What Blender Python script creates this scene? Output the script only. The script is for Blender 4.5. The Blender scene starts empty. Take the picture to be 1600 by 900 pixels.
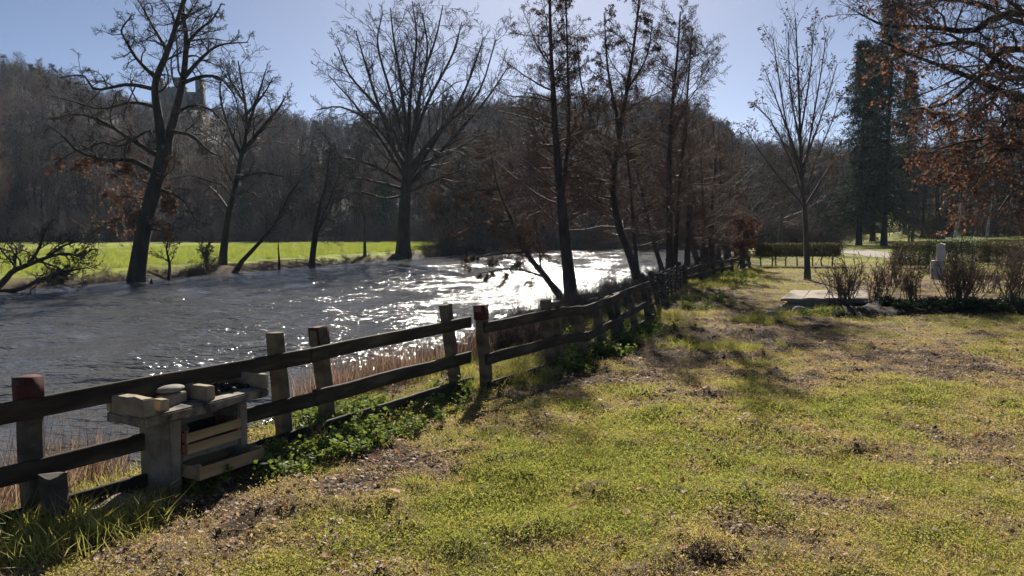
import bpy, math, numpy as np
from mathutils import Vector, Matrix

# ------------------------------------------------------------------ camera, sky, sun, exposure
SC = bpy.context.scene
COL = SC.collection
F = 1164.0                       # focal length in pixels of a 1600 wide frame
EYE = 1.75
PITCH = math.atan(90.0 / F)      # camera tilted slightly down
cam_d = bpy.data.cameras.new('camera')
cam_d.sensor_width = 36.0
cam_d.lens = 36.0 * F / 1600.0
cam_d.clip_start = 0.05
cam_d.clip_end = 6000.0
cam = bpy.data.objects.new('camera', cam_d)
COL.objects.link(cam)
cam.location = (0, 0, EYE)
cam.rotation_euler = (math.pi / 2 - PITCH, 0, 0)
SC.camera = cam

SUN_EL = math.radians(31.0)
SUN_AZ = math.radians(3.4)       # to the right of the view direction (+Y)
world = bpy.data.worlds.new('World')
SC.world = world
world.use_nodes = True
wn = world.node_tree
wn.nodes.clear()
sky = wn.nodes.new('ShaderNodeTexSky')
sky.sky_type = 'NISHITA'
sky.sun_disc = False
sky.sun_elevation = SUN_EL
sky.sun_rotation = SUN_AZ
sky.altitude = 200
sky.air_density = 0.43
sky.dust_density = 0.32
sky.ozone_density = 0.7
bg = wn.nodes.new('ShaderNodeBackground')
bg.inputs['Strength'].default_value = 0.05
wo = wn.nodes.new('ShaderNodeOutputWorld')
wn.links.new(sky.outputs[0], bg.inputs[0])
wn.links.new(bg.outputs[0], wo.inputs[0])

sun_d = bpy.data.lights.new('sun', 'SUN')
sun_d.energy = 5.0
sun_d.angle = math.radians(0.55)
sun_d.color = (1.0, 0.93, 0.82)
sun = bpy.data.objects.new('sun', sun_d)
COL.objects.link(sun)
sv = Vector((math.sin(SUN_AZ) * math.cos(SUN_EL), math.cos(SUN_AZ) * math.cos(SUN_EL), math.sin(SUN_EL)))
sun.rotation_euler = sv.to_track_quat('Z', 'Y').to_euler()
sun.location = (20, 60, 80)

SC.view_settings.view_transform = 'Standard'
SC.view_settings.look = 'None'
SC.view_settings.gamma = 1.0
SC.view_settings.use_curve_mapping = False
SC.view_settings.exposure = 1.05
SC.render.engine = 'CYCLES'
SC.cycles.use_denoising = True
SC.cycles.max_bounces = 5
SC.cycles.diffuse_bounces = 2
SC.cycles.glossy_bounces = 2
SC.cycles.transmission_bounces = 3
SC.cycles.volume_bounces = 0
SC.cycles.sample_clamp_indirect = 4.0
SC.cycles.caustics_reflective = False
SC.cycles.caustics_refractive = False

RNG = np.random.default_rng(11)

# ------------------------------------------------------------------ small helpers
CP, SP = math.cos(PITCH), math.sin(PITCH)


def ray(u, v):
    x = (u - 800.0) / F
    y = -(v - 450.0) / F
    return np.array([x, CP + y * SP, y * CP - SP])


def at(u, v, D):
    d = ray(u, v)
    return np.array([0, 0, EYE]) + d * (D / d[1])


def onz(u, v, z=0.0):
    d = ray(u, v)
    return np.array([0, 0, EYE]) + d * ((z - EYE) / d[2])


def _hash(ix, iy, seed):
    h = (ix.astype(np.int64) * 374761393 + iy.astype(np.int64) * 668265263 + seed * 974711) & 0x7fffffff
    h = ((h ^ (h >> 13)) * 1274126177) & 0x7fffffff
    return ((h ^ (h >> 16)) & 0xffff) / 65535.0


def vnoise(x, y, scale, seed=0):
    x = np.asarray(x, float) * scale
    y = np.asarray(y, float) * scale
    ix, iy = np.floor(x), np.floor(y)
    fx, fy = x - ix, y - iy
    fx = fx * fx * (3 - 2 * fx)
    fy = fy * fy * (3 - 2 * fy)
    a = _hash(ix, iy, seed); b = _hash(ix + 1, iy, seed)
    c = _hash(ix, iy + 1, seed); d = _hash(ix + 1, iy + 1, seed)
    return (a * (1 - fx) + b * fx) * (1 - fy) + (c * (1 - fx) + d * fx) * fy


def fbm(x, y, scale, octs=4, seed=0, gain=0.5):
    s, a, t = 0, 1.0, 0
    for i in range(octs):
        s = s + a * vnoise(x, y, scale * 2 ** i, seed + 17 * i)
        t += a
        a *= gain
    return s / t


def sstep(a, b, x):
    t = np.clip((x - a) / (b - a), 0, 1)
    return t * t * (3 - 2 * t)


def mesh_np(name, verts, quads=None, tris=None, smooth=False, mat_q=None, mat_t=None):
    me = bpy.data.meshes.new(name)
    verts = np.ascontiguousarray(verts, dtype=np.float32).reshape(-1, 3)
    loops, starts, n = [], [], 0
    mi = []
    if quads is not None and len(quads):
        q = np.asarray(quads, dtype=np.int32).reshape(-1, 4)
        loops.append(q.ravel()); starts.append(np.arange(len(q)) * 4)
        n = len(q) * 4
        mi.append(np.zeros(len(q), np.int32) if mat_q is None else mat_q)
    if tris is not None and len(tris):
        t = np.asarray(tris, dtype=np.int32).reshape(-1, 3)
        loops.append(t.ravel()); starts.append(n + np.arange(len(t)) * 3)
        mi.append(np.zeros(len(t), np.int32) if mat_t is None else mat_t)
    loops = np.concatenate(loops); starts = np.concatenate(starts).astype(np.int32)
    me.vertices.add(len(verts)); me.vertices.foreach_set('co', verts.ravel())
    me.loops.add(len(loops)); me.loops.foreach_set('vertex_index', loops.astype(np.int32))
    me.polygons.add(len(starts)); me.polygons.foreach_set('loop_start', starts)
    me.polygons.foreach_set('material_index', np.concatenate(mi).astype(np.int32))
    if smooth:
        me.polygons.foreach_set('use_smooth', np.ones(len(starts), dtype=bool))
    me.update(calc_edges=True)
    return me


def link(name, me, parent=None, mats=None, loc=None):
    o = bpy.data.objects.new(name, me)
    COL.objects.link(o)
    if parent is not None:
        o.parent = parent
    if mats is not None and me is not None:
        if len(me.materials) == 0:
            for m in (mats if isinstance(mats, (list, tuple)) else [mats]):
                me.materials.append(m)
    if loc is not None:
        o.location = loc
    return o


def tag(o, label, cat, group=None):
    o['label'] = label
    o['category'] = cat
    if group:
        o['group'] = group
    return o


def thing(name, label, cat, loc=(0, 0, 0), rz=0.0, group=None, scale=1.0):
    o = bpy.data.objects.new(name, None)
    COL.objects.link(o)
    o.empty_display_size = 0.2
    o.location = loc
    o.rotation_euler = (0, 0, rz)
    o.scale = (scale,) * 3
    return tag(o, label, cat, group)


def copy_tree(root, label, loc, rz=0.0, scale=1.0, group=None, zs=1.0):
    r = root.copy()
    COL.objects.link(r)
    r.location = loc
    r.rotation_euler = (0, 0, rz)
    r.scale = (scale, scale, scale * zs)
    r['label'] = label
    if group:
        r['group'] = group
    for ch in list(root.children):
        c = ch.copy(); COL.objects.link(c); c.parent = r
        for g in list(ch.children):
            d = g.copy(); COL.objects.link(d); d.parent = c
    return r


# ------------------------------------------------------------------ materials
def new_mat(name):
    m = bpy.data.materials.new(name)
    m.use_nodes = True
    nt = m.node_tree
    nt.nodes.clear()
    out = nt.nodes.new('ShaderNodeOutputMaterial')
    return m, nt, out


def N(nt, typ, **kw):
    n = nt.nodes.new(typ)
    for k, v in kw.items():
        setattr(n, k, v)
    return n


def noise_node(nt, scale, detail=4, rough=0.55, coord='Object', dims=None):
    tc = N(nt, 'ShaderNodeTexCoord')
    mp = N(nt, 'ShaderNodeMapping')
    if dims:
        mp.inputs['Scale'].default_value = dims
    if coord == 'World':
        ge = N(nt, 'ShaderNodeNewGeometry')
        nt.links.new(ge.outputs['Position'], mp.inputs[0])
    else:
        nt.links.new(tc.outputs[coord], mp.inputs[0])
    nz = N(nt, 'ShaderNodeTexNoise')
    nz.inputs['Scale'].default_value = scale
    nz.inputs['Detail'].default_value = detail
    nz.inputs['Roughness'].default_value = rough
    nt.links.new(mp.outputs[0], nz.inputs['Vector'])
    return nz


def ramp(nt, fac, stops):
    r = N(nt, 'ShaderNodeValToRGB')
    el = r.color_ramp.elements
    while len(el) < len(stops):
        el.new(0.5)
    for e, (p, c) in zip(el, stops):
        e.position = p
        e.color = (*c, 1)
    nt.links.new(fac, r.inputs[0])
    return r


def solid_mat(name, stops, scale=6, rough=0.85, bump=0.3, bscale=30, dims=None, dist=0.02, coord='Object', detail=6):
    """noise driven colour between stops, with a noise bump"""
    m, nt, out = new_mat(name)
    b = N(nt, 'ShaderNodeBsdfPrincipled')
    b.inputs['Roughness'].default_value = rough
    b.inputs['Specular IOR Level'].default_value = 0.25
    nz = noise_node(nt, scale, detail, 0.6, coord, dims)
    r = ramp(nt, nz.outputs['Fac'], stops)
    nt.links.new(r.outputs[0], b.inputs['Base Color'])
    if bump:
        nb = noise_node(nt, bscale, 5, 0.65, coord, dims)
        bp = N(nt, 'ShaderNodeBump')
        bp.inputs['Strength'].default_value = bump
        bp.inputs['Distance'].default_value = dist
        nt.links.new(nb.outputs['Fac'], bp.inputs['Height'])
        nt.links.new(bp.outputs[0], b.inputs['Normal'])
    nt.links.new(b.outputs[0], out.inputs[0])
    return m


def leaf_mat(name, cols, trans=0.45, attr=None, rough=0.6, sat=1.0):
    """leaf: diffuse + translucent; colour picked at random per loose leaf / instance, or by attribute"""
    m, nt, out = new_mat(name)
    if attr:
        a = N(nt, 'ShaderNodeAttribute', attribute_type='INSTANCER', attribute_name=attr)
        ge = N(nt, 'ShaderNodeNewGeometry')
        ma = N(nt, 'ShaderNodeMath', operation='MULTIPLY_ADD')
        ma.inputs[1].default_value = 0.35
        nt.links.new(ge.outputs['Random Per Island'], ma.inputs[0])
        sb = N(nt, 'ShaderNodeMath', operation='SUBTRACT')
        sb.inputs[1].default_value = 0.17
        nt.links.new(a.outputs['Fac'], sb.inputs[0])
        nt.links.new(sb.outputs[0], ma.inputs[2])
        fac = ma.outputs[0]
    else:
        ge = N(nt, 'ShaderNodeNewGeometry')
        fac = ge.outputs['Random Per Island']
    r = ramp(nt, fac, cols)
    d = N(nt, 'ShaderNodeBsdfDiffuse')
    t = N(nt, 'ShaderNodeBsdfTranslucent')
    mx = N(nt, 'ShaderNodeMixShader')
    mx.inputs[0].default_value = trans
    nt.links.new(r.outputs[0], d.inputs[0])
    nt.links.new(r.outputs[0], t.inputs[0])
    nt.links.new(d.outputs[0], mx.inputs[1])
    nt.links.new(t.outputs[0], mx.inputs[2])
    g = N(nt, 'ShaderNodeBsdfGlossy')
    g.inputs['Roughness'].default_value = rough
    g.inputs['Color'].default_value = (1, 1, 1, 1)
    mg = N(nt, 'ShaderNodeMixShader')
    mg.inputs[0].default_value = 0.03
    nt.links.new(mx.outputs[0], mg.inputs[1])
    nt.links.new(g.outputs[0], mg.inputs[2])
    nt.links.new(mg.outputs[0], out.inputs[0])
    return m


M = {}
M['bark_dark'] = solid_mat('bark_dark', [(0.3, (0.022, 0.019, 0.016)), (0.55, (0.05, 0.043, 0.036)), (0.75, (0.085, 0.078, 0.05))],
                           scale=3, bump=0.8, bscale=9, dims=(1, 1, 0.3), dist=0.05, detail=7)
M['bark_grey'] = solid_mat('bark_grey', [(0.3, (0.045, 0.04, 0.035)), (0.6, (0.10, 0.09, 0.075)), (0.8, (0.13, 0.13, 0.08))],
                           scale=4, bump=0.6, bscale=12, dims=(1, 1, 0.35), dist=0.03, detail=7)
M['bark_alder'] = solid_mat('bark_alder', [(0.3, (0.03, 0.026, 0.024)), (0.6, (0.075, 0.064, 0.055)), (0.8, (0.11, 0.105, 0.075))],
                            scale=5, bump=0.7, bscale=16, dims=(1, 1, 0.4), dist=0.02, detail=7)
M['bark_birch'] = solid_mat('bark_birch', [(0.36, (0.04, 0.036, 0.033)), (0.46, (0.42, 0.40, 0.37)), (0.8, (0.62, 0.60, 0.56))],
                            scale=3, bump=0.3, bscale=14, dims=(1, 1, 2.2), dist=0.01)
M['twig_dark'] = solid_mat('twig_dark', [(0.35, (0.035, 0.029, 0.024)), (0.7, (0.08, 0.066, 0.05))], scale=2, bump=0)
M['twig_brown'] = solid_mat('twig_brown', [(0.35, (0.085, 0.058, 0.045)), (0.7, (0.18, 0.12, 0.09))], scale=1.2, bump=0)
M['twig_grey'] = solid_mat('twig_grey', [(0.35, (0.07, 0.06, 0.052)), (0.7, (0.14, 0.12, 0.10))], scale=1.2, bump=0)
M['twig_wood'] = solid_mat('twig_wood', [(0.35, (0.05, 0.042, 0.038)), (0.5, (0.085, 0.068, 0.058)), (0.7, (0.12, 0.095, 0.075))], scale=0.06, bump=0, coord='World')


def wood_mat(name):
    m, nt, out = new_mat(name)
    b = N(nt, 'ShaderNodeBsdfPrincipled')
    b.inputs['Roughness'].default_value = 0.9
    b.inputs['Specular IOR Level'].default_value = 0.15
    a = N(nt, 'ShaderNodeAttribute', attribute_type='INSTANCER', attribute_name='tint')
    r = ramp(nt, a.outputs['Fac'], [(0.0, (0.022, 0.019, 0.017)), (0.3, (0.05, 0.039, 0.031)), (0.6, (0.10, 0.066, 0.047)), (0.85, (0.15, 0.088, 0.055)), (1.0, (0.17, 0.14, 0.105))])
    nt.links.new(r.outputs[0], b.inputs['Base Color'])
    nt.links.new(b.outputs[0], out.inputs[0])
    return m


M['twig_hill'] = wood_mat('twig_hill')
M['catkin'] = leaf_mat('catkin', [(0.0, (0.035, 0.024, 0.018)), (0.6, (0.09, 0.055, 0.035)), (1.0, (0.16, 0.09, 0.05))], 0.25)
M['oak_leaf'] = leaf_mat('oak_leaf', [(0.0, (0.06, 0.032, 0.023)), (0.45, (0.13, 0.06, 0.04)), (0.8, (0.24, 0.10, 0.05)), (1.0, (0.32, 0.17, 0.09))], 0.45)
M['beech_leaf'] = leaf_mat('beech_leaf', [(0.0, (0.10, 0.048, 0.034)), (0.6, (0.18, 0.09, 0.06)), (1.0, (0.26, 0.15, 0.10))], 0.35)
M['needle'] = leaf_mat('needle', [(0.0, (0.012, 0.022, 0.012)), (0.6, (0.025, 0.045, 0.022)), (1.0, (0.05, 0.07, 0.03))], 0.25)
M['evergreen'] = leaf_mat('evergreen', [(0.0, (0.014, 0.026, 0.010)), (0.6, (0.03, 0.05, 0.018)), (1.0, (0.06, 0.085, 0.03))], 0.3)
M['variegated'] = leaf_mat('variegated', [(0.0, (0.06, 0.09, 0.03)), (0.6, (0.3, 0.34, 0.18)), (1.0, (0.55, 0.55, 0.4))], 0.35)
M['hedge_leaf'] = leaf_mat('hedge_leaf', [(0.0, (0.05, 0.045, 0.02)), (0.5, (0.09, 0.075, 0.035)), (1.0, (0.16, 0.14, 0.05))], 0.4)
M['grass'] = leaf_mat('grass', [(0.0, (0.48, 0.33, 0.19)), (0.3, (0.50, 0.375, 0.15)), (0.6, (0.43, 0.37, 0.095)), (1.0, (0.30, 0.325, 0.06))], 0.5, attr='tint')
M['meadow_blade'] = leaf_mat('meadow_blade', [(0.0, (0.25, 0.22, 0.07)), (0.45, (0.23, 0.27, 0.04)), (1.0, (0.33, 0.38, 0.055))], 0.55, attr='tint')
M['weed'] = leaf_mat('weed', [(0.0, (0.07, 0.11, 0.02)), (0.6, (0.15, 0.20, 0.035)), (1.0, (0.28, 0.30, 0.06))], 0.5)
M['litter'] = leaf_mat('litter', [(0.0, (0.05, 0.03, 0.022)), (0.35, (0.15, 0.085, 0.055)), (0.65, (0.28, 0.19, 0.13)), (0.88, (0.46, 0.36, 0.28)), (1.0, (0.36, 0.12, 0.04))], 0.3, attr='tint')
M['orange_leaf'] = leaf_mat('orange_leaf', [(0.0, (0.26, 0.09, 0.035)), (0.6, (0.38, 0.15, 0.05)), (1.0, (0.42, 0.24, 0.12))], 0.4)
M['reed'] = leaf_mat('reed', [(0.0, (0.16, 0.09, 0.06)), (0.6, (0.30, 0.19, 0.13)), (1.0, (0.42, 0.31, 0.22))], 0.45)
M['fence_wood'] = solid_mat('fence_wood', [(0.3, (0.03, 0.025, 0.021)), (0.55, (0.07, 0.06, 0.05)), (0.75, (0.14, 0.125, 0.09))],
                            scale=7, bump=0.6, bscale=28, dims=(1, 1, 0.25), dist=0.01)
M['rail_wood'] = solid_mat('rail_wood', [(0.3, (0.018, 0.014, 0.011)), (0.52, (0.046, 0.036, 0.027)), (0.75, (0.12, 0.10, 0.062))],
                           scale=9, bump=0.6, bscale=34, dims=(0.2, 1, 1), dist=0.008)
M['post_wood'] = solid_mat('post_wood', [(0.3, (0.05, 0.038, 0.027)), (0.5, (0.125, 0.098, 0.066)), (0.75, (0.21, 0.18, 0.10))],
                           scale=6, bump=0.6, bscale=30, dims=(1, 1, 0.2), dist=0.01)
M['red_paint'] = solid_mat('red_paint', [(0.35, (0.045, 0.016, 0.014)), (0.55, (0.085, 0.022, 0.02)), (0.7, (0.05, 0.035, 0.03))],
                           scale=14, bump=0.3, bscale=40, dist=0.005)
M['concrete'] = solid_mat('concrete', [(0.3, (0.10, 0.085, 0.065)), (0.5, (0.22, 0.19, 0.145)), (0.72, (0.33, 0.29, 0.22))],
                          scale=5, bump=0.5, bscale=60, dist=0.006, detail=9)
M['sooty_concrete'] = solid_mat('sooty_concrete', [(0.36, (0.035, 0.03, 0.027)), (0.48, (0.15, 0.13, 0.105)), (0.68, (0.32, 0.285, 0.225))],
                                scale=7, bump=0.6, bscale=60, dist=0.008, detail=9)
M['brick_pale'] = solid_mat('brick_pale', [(0.3, (0.20, 0.16, 0.11)), (0.6, (0.33, 0.27, 0.19)), (0.85, (0.42, 0.36, 0.26))],
                            scale=9, bump=0.5, bscale=70, dist=0.005)
M['soot'] = solid_mat('soot', [(0.35, (0.012, 0.011, 0.011)), (0.6, (0.05, 0.046, 0.044)), (0.75, (0.20, 0.19, 0.18))],
                      scale=22, bump=0.4, bscale=60, dist=0.01)
M['stone'] = solid_mat('stone', [(0.3, (0.15, 0.135, 0.115)), (0.6, (0.27, 0.245, 0.21)), (0.8, (0.35, 0.32, 0.27))],
                       scale=8, bump=0.5, bscale=40, dist=0.01)
M['crate_wood'] = solid_mat('crate_wood', [(0.3, (0.15, 0.10, 0.055)), (0.52, (0.34, 0.24, 0.125)), (0.75, (0.46, 0.35, 0.19))],
                            scale=8, bump=0.3, bscale=40, dims=(0.15, 1, 1), dist=0.004)
M['crate_wood_dark'] = solid_mat('crate_wood_dark', [(0.3, (0.17, 0.07, 0.045)), (0.6, (0.28, 0.13, 0.08)), (0.8, (0.34, 0.2, 0.12))],
                                 scale=8, bump=0.3, bscale=40, dims=(0.15, 1, 1), dist=0.004)
M['tin'] = solid_mat('tin', [(0.35, (0.25, 0.25, 0.26)), (0.7, (0.5, 0.5, 0.5))], scale=12, rough=0.35, bump=0.1)
M['plinth'] = solid_mat('plinth', [(0.3, (0.16, 0.12, 0.09)), (0.6, (0.28, 0.22, 0.17)), (0.8, (0.34, 0.28, 0.22))],
                        scale=3, bump=0.4, bscale=30, dist=0.01)
M['pale_stone'] = solid_mat('pale_stone', [(0.3, (0.34, 0.33, 0.31)), (0.6, (0.48, 0.47, 0.45)), (0.8, (0.55, 0.54, 0.51))], scale=5, bump=0.4, bscale=40, dist=0.008)
M['castle_stone'] = solid_mat('castle_stone', [(0.3, (0.03, 0.028, 0.027)), (0.7, (0.06, 0.056, 0.053))], scale=0.6, bump=0.3, bscale=2, dist=0.1)
M['dark_opening'] = solid_mat('dark_opening', [(0.3, (0.02, 0.02, 0.02)), (0.7, (0.03, 0.03, 0.03))], scale=2, bump=0)
M['gravel'] = solid_mat('gravel', [(0.3, (0.15, 0.125, 0.105)), (0.7, (0.27, 0.235, 0.20))], scale=14, bump=0.4, bscale=60, coord='World')
M['mulch'] = solid_mat('mulch', [(0.3, (0.018, 0.013, 0.010)), (0.6, (0.045, 0.03, 0.022)), (0.8, (0.09, 0.06, 0.04))],
                       scale=9, bump=1.0, bscale=30, dist=0.05, coord='World')


def ground_material():
    m, nt, out = new_mat('ground')
    b = N(nt, 'ShaderNodeBsdfPrincipled')
    b.inputs['Roughness'].default_value = 0.95
    b.inputs['Specular IOR Level'].default_value = 0.1
    at_ = N(nt, 'ShaderNodeAttribute', attribute_type='GEOMETRY', attribute_name='zone')
    sp = N(nt, 'ShaderNodeSeparateColor')
    nt.links.new(at_.outputs['Color'], sp.inputs[0])
    n1 = noise_node(nt, 9, 6, 0.7, 'World')
    n2 = noise_node(nt, 60, 4, 0.7, 'World')
    # lawn: thatch / moss / soil by patch value (R)
    add = N(nt, 'ShaderNodeMath', operation='MULTIPLY_ADD')
    add.inputs[1].default_value = 0.55
    nt.links.new(n1.outputs['Fac'], add.inputs[0])
    nt.links.new(sp.outputs[0], add.inputs[2])
    lawn = ramp(nt, add.outputs[0], [(0.30, (0.05, 0.035, 0.025)), (0.46, (0.20, 0.14, 0.092)), (0.62, (0.27, 0.21, 0.095)), (0.85, (0.17, 0.165, 0.045))])
    fl = ramp(nt, n2.outputs['Fac'], [(0.3, (0.35, 0.35, 0.35)), (0.7, (1.25, 1.25, 1.25))])
    lm = N(nt, 'ShaderNodeMix', data_type='RGBA', blend_type='MULTIPLY')
    lm.inputs[0].default_value = 1.0
    nt.links.new(lawn.outputs[0], lm.inputs[6]); nt.links.new(fl.outputs[0], lm.inputs[7])
    # meadow (G)
    n3 = noise_node(nt, 0.22, 7, 0.7, 'World', (1, 0.6, 1))
    mead = ramp(nt, n3.outputs['Fac'], [(0.36, (0.11, 0.115, 0.022)), (0.5, (0.19, 0.22, 0.028)), (0.62, (0.28, 0.30, 0.04))])
    mx1 = N(nt, 'ShaderNodeMix', data_type='RGBA')
    nt.links.new(sp.outputs[1], mx1.inputs[0])
    nt.links.new(lm.outputs[2], mx1.inputs[6]); nt.links.new(mead.outputs[0], mx1.inputs[7])
    # bank soil / forest floor (B)
    n4 = noise_node(nt, 2.5, 6, 0.7, 'World')
    soil = ramp(nt, n4.outputs['Fac'], [(0.3, (0.025, 0.02, 0.015)), (0.55, (0.07, 0.052, 0.036)), (0.75, (0.12, 0.095, 0.06))])
    mx2 = N(nt, 'ShaderNodeMix', data_type='RGBA')
    nt.links.new(sp.outputs[2], mx2.inputs[0])
    nt.links.new(mx1.outputs[2], mx2.inputs[6]); nt.links.new(soil.outputs[0], mx2.inputs[7])
    nt.links.new(mx2.outputs[2], b.inputs['Base Color'])
    bp = N(nt, 'ShaderNodeBump')
    bp.inputs['Strength'].default_value = 0.9
    bp.inputs['Distance'].default_value = 0.03
    nb = noise_node(nt, 45, 6, 0.75, 'World')
    nt.links.new(nb.outputs['Fac'], bp.inputs['Height'])
    nt.links.new(bp.outputs[0], b.inputs['Normal'])
    nt.links.new(b.outputs[0], out.inputs[0])
    return m


M['ground'] = ground_material()


def water_material():
    m, nt, out = new_mat('river_water')
    b = N(nt, 'ShaderNodeBsdfPrincipled')
    b.inputs['Base Color'].default_value = (0.085, 0.086, 0.086, 1)
    b.inputs['Roughness'].default_value = 0.10
    b.inputs['IOR'].default_value = 1.33
    # patches of rougher and calmer water drifting with the current
    pn = noise_node(nt, 0.30, 3, 0.6, 'World', (1, .8, 1))
    pr = ramp(nt, pn.outputs['Fac'], [(0.38, (0.28, 0.28, 0.28)), (0.5, (0.75, 0.75, 0.75)), (0.64, (1.0, 1.0, 1.0))])
    h = None
    for sc_, amp, dims in ((0.55, 0.60, (.8, 1.25, 1)), (1.5, 0.34, (.7, 1.35, 1)), (4.0, 0.17, (.75, 1.2, 1)), (10.0, 0.095, (.9, 1.1, 1))):
        nz = noise_node(nt, sc_, 1.0, 0.4, 'World', dims)
        nz.inputs['Distortion'].default_value = 0.35
        mu = N(nt, 'ShaderNodeMath', operation='MULTIPLY_ADD')
        mu.inputs[1].default_value = amp
        nt.links.new(nz.outputs['Fac'], mu.inputs[0])
        if h is not None:
            nt.links.new(h, mu.inputs[2])
        else:
            mu.inputs[2].default_value = 0
        h = mu.outputs[0]
    bp = N(nt, 'ShaderNodeBump')
    bp.inputs['Distance'].default_value = WAVE
    # the reach above the bend runs calmer than the riffle beside the lawn
    ge = N(nt, 'ShaderNodeNewGeometry')
    sx = N(nt, 'ShaderNodeSeparateXYZ')
    nt.links.new(ge.outputs['Position'], sx.inputs[0])
    mr = N(nt, 'ShaderNodeMapRange')
    for k_, v_ in zip(('From Min', 'From Max', 'To Min', 'To Max'), (18, 60, 1.0, 0.36)):
        mr.inputs[k_].default_value = v_
    nt.links.new(sx.outputs[1], mr.inputs[0])
    mm = N(nt, 'ShaderNodeMath', operation='MULTIPLY')
    nt.links.new(pr.outputs[0], mm.inputs[0])
    nt.links.new(mr.outputs[0], mm.inputs[1])
    nt.links.new(mm.outputs[0], bp.inputs['Strength'])
    nt.links.new(h, bp.inputs['Height'])
    nt.links.new(bp.outputs[0], b.inputs['Normal'])
    nt.links.new(b.outputs[0], out.inputs[0])
    return m


WAVE = 0.85
M['water'] = water_material()

# ------------------------------------------------------------------ terrain
WATER_Z = -0.80
NEAR = np.array([(-40, -45), (-20, -20), (-13, -10), (-8.6, -3), (-6.3, 2.5), (-5.3, 5), (-4.3, 7.5), (-3.0, 10), (-1.7, 13), (-0.9, 16), (0.3, 20),
                 (2.8, 26), (7.6, 36), (14.5, 55), (21, 76), (30, 92), (45, 97.5), (80, 101), (160, 106)], float)
FAR = np.array([(-90, -45), (-55, -20), (-38, 2), (-27, 20), (-21.5, 31), (-19.2, 37), (-17.4, 42), (-14, 52), (-9.1, 67), (-3.6, 86), (3, 96),
                (14, 103.5), (32, 109), (60, 113), (110, 117), (160, 120)], float)
POLY = np.concatenate([NEAR, FAR[::-1]])


def dist_poly(x, y, P):
    best = np.full(x.shape, 1e9)
    for (ax, ay), (bx, by) in zip(P[:-1], P[1:]):
        dx, dy = bx - ax, by - ay
        t = np.clip(((x - ax) * dx + (y - ay) * dy) / (dx * dx + dy * dy), 0, 1)
        best = np.minimum(best, (x - ax - t * dx) ** 2 + (y - ay - t * dy) ** 2)
    return np.sqrt(best)


def in_river(x, y):
    ins = np.zeros(x.shape, bool)
    n = len(POLY)
    for i in range(n):
        ax, ay = POLY[i]; bx, by = POLY[(i + 1) % n]
        if ay == by:
            continue
        c = ((ay > y) != (by > y)) & (x < (bx - ax) * (y - ay) / (by - ay) + ax)
        ins ^= c
    return ins


def rivers(x, y):
    """distance to near edge, far edge, side (-1 in water, 0 near land, 1 far land)"""
    x = np.asarray(x, float); y = np.asarray(y, float)
    dn = dist_poly(x, y, NEAR); df = dist_poly(x, y, FAR)
    side = np.where(in_river(x, y), -1, np.where(dn < df, 0, 1))
    return dn, df, side


def lawn_patch(x, y):
    """0 = dead leaves and thatch, 1 = fresh green grass"""
    p = 0.36 * fbm(x, y * 0.7, 0.40, 2, 5) + 0.32 * fbm(x, y, 1.5, 3, 9, 0.6) + 0.32 * fbm(x, y, 4.5, 2, 19, 0.6)
    p = 0.37 + (p - 0.5) * 4.3
    # trodden, leaf-strewn strip that follows the fence
    lx = x - (-3.0 + (y - 4.6) * 0.62)
    p = p - 0.30 * np.exp(-((lx - 1.5) / 0.9) ** 2) * sstep(16, 8, y)
    p = p + 0.12 * np.exp(-((lx - 3.6) / 1.2) ** 2)
    return np.clip(p, 0, 1)


def height(x, y, fine=True):
    x = np.asarray(x, float); y = np.asarray(y, float)
    dn, df, side = rivers(x, y)
    e = (fbm(x, y, 0.8, 3, 3) - 0.5)
    zn = WATER_Z - 0.06 + 0.84 * sstep(0.0, 2.6, dn + e * 0.8)
    rise = sstep(80, 170, y) * 9.0 * sstep(15, 45, x) + sstep(25, 60, x) * sstep(20, 70, y) * 1.2
    zn = zn + rise
    zf = WATER_Z - 0.06 + 0.50 * sstep(0.0, 1.6, df + e * 1.2) + 0.16 * sstep(2, 90, df)
    zf = zf + sstep(15, 60, x) * sstep(105, 190, y) * 7
    zw = WATER_Z - 0.06 - 0.9 * sstep(0, 2.5, np.minimum(dn, df))
    z = np.where(side == 0, zn, np.where(side == 1, zf, zw))
    land = (side >= 0)
    z = z + land * sstep(2.4, 4.5, np.minimum(dn, df)) * ((fbm(x, y, 0.16, 3, 21) - 0.5) * 0.22)
    if fine:
        near = sstep(30, 14, np.hypot(x, y)) * land * (side == 0)
        b = fbm(x, y, 1.3, 3, 31) - 0.5
        hm = np.maximum(0, fbm(x, y, 3.3, 3, 41, 0.6) - 0.56)
        z = z + near * (b * 0.09 + hm * 0.32 - .015 + np.maximum(0, vnoise(x, y, 7.0, 43) - .62) * .13 * sstep(.38, .6, vnoise(x, y, 1.1, 47)) + (vnoise(x, y, 11, 51) - 0.5) * 0.02)
        z = z + (side == 1) * (fbm(x, y, 0.9, 3, 61) - 0.5) * 0.22
    return z


def hz(x, y):
    return float(height(np.array([x]), np.array([y]))[0])


def spaced(lo, hi, c, n, k):
    """coordinates dense round c"""
    a = math.asinh((lo - c) / k); b = math.asinh((hi - c) / k)
    return c + k * np.sinh(np.linspace(a, b, n))


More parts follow.
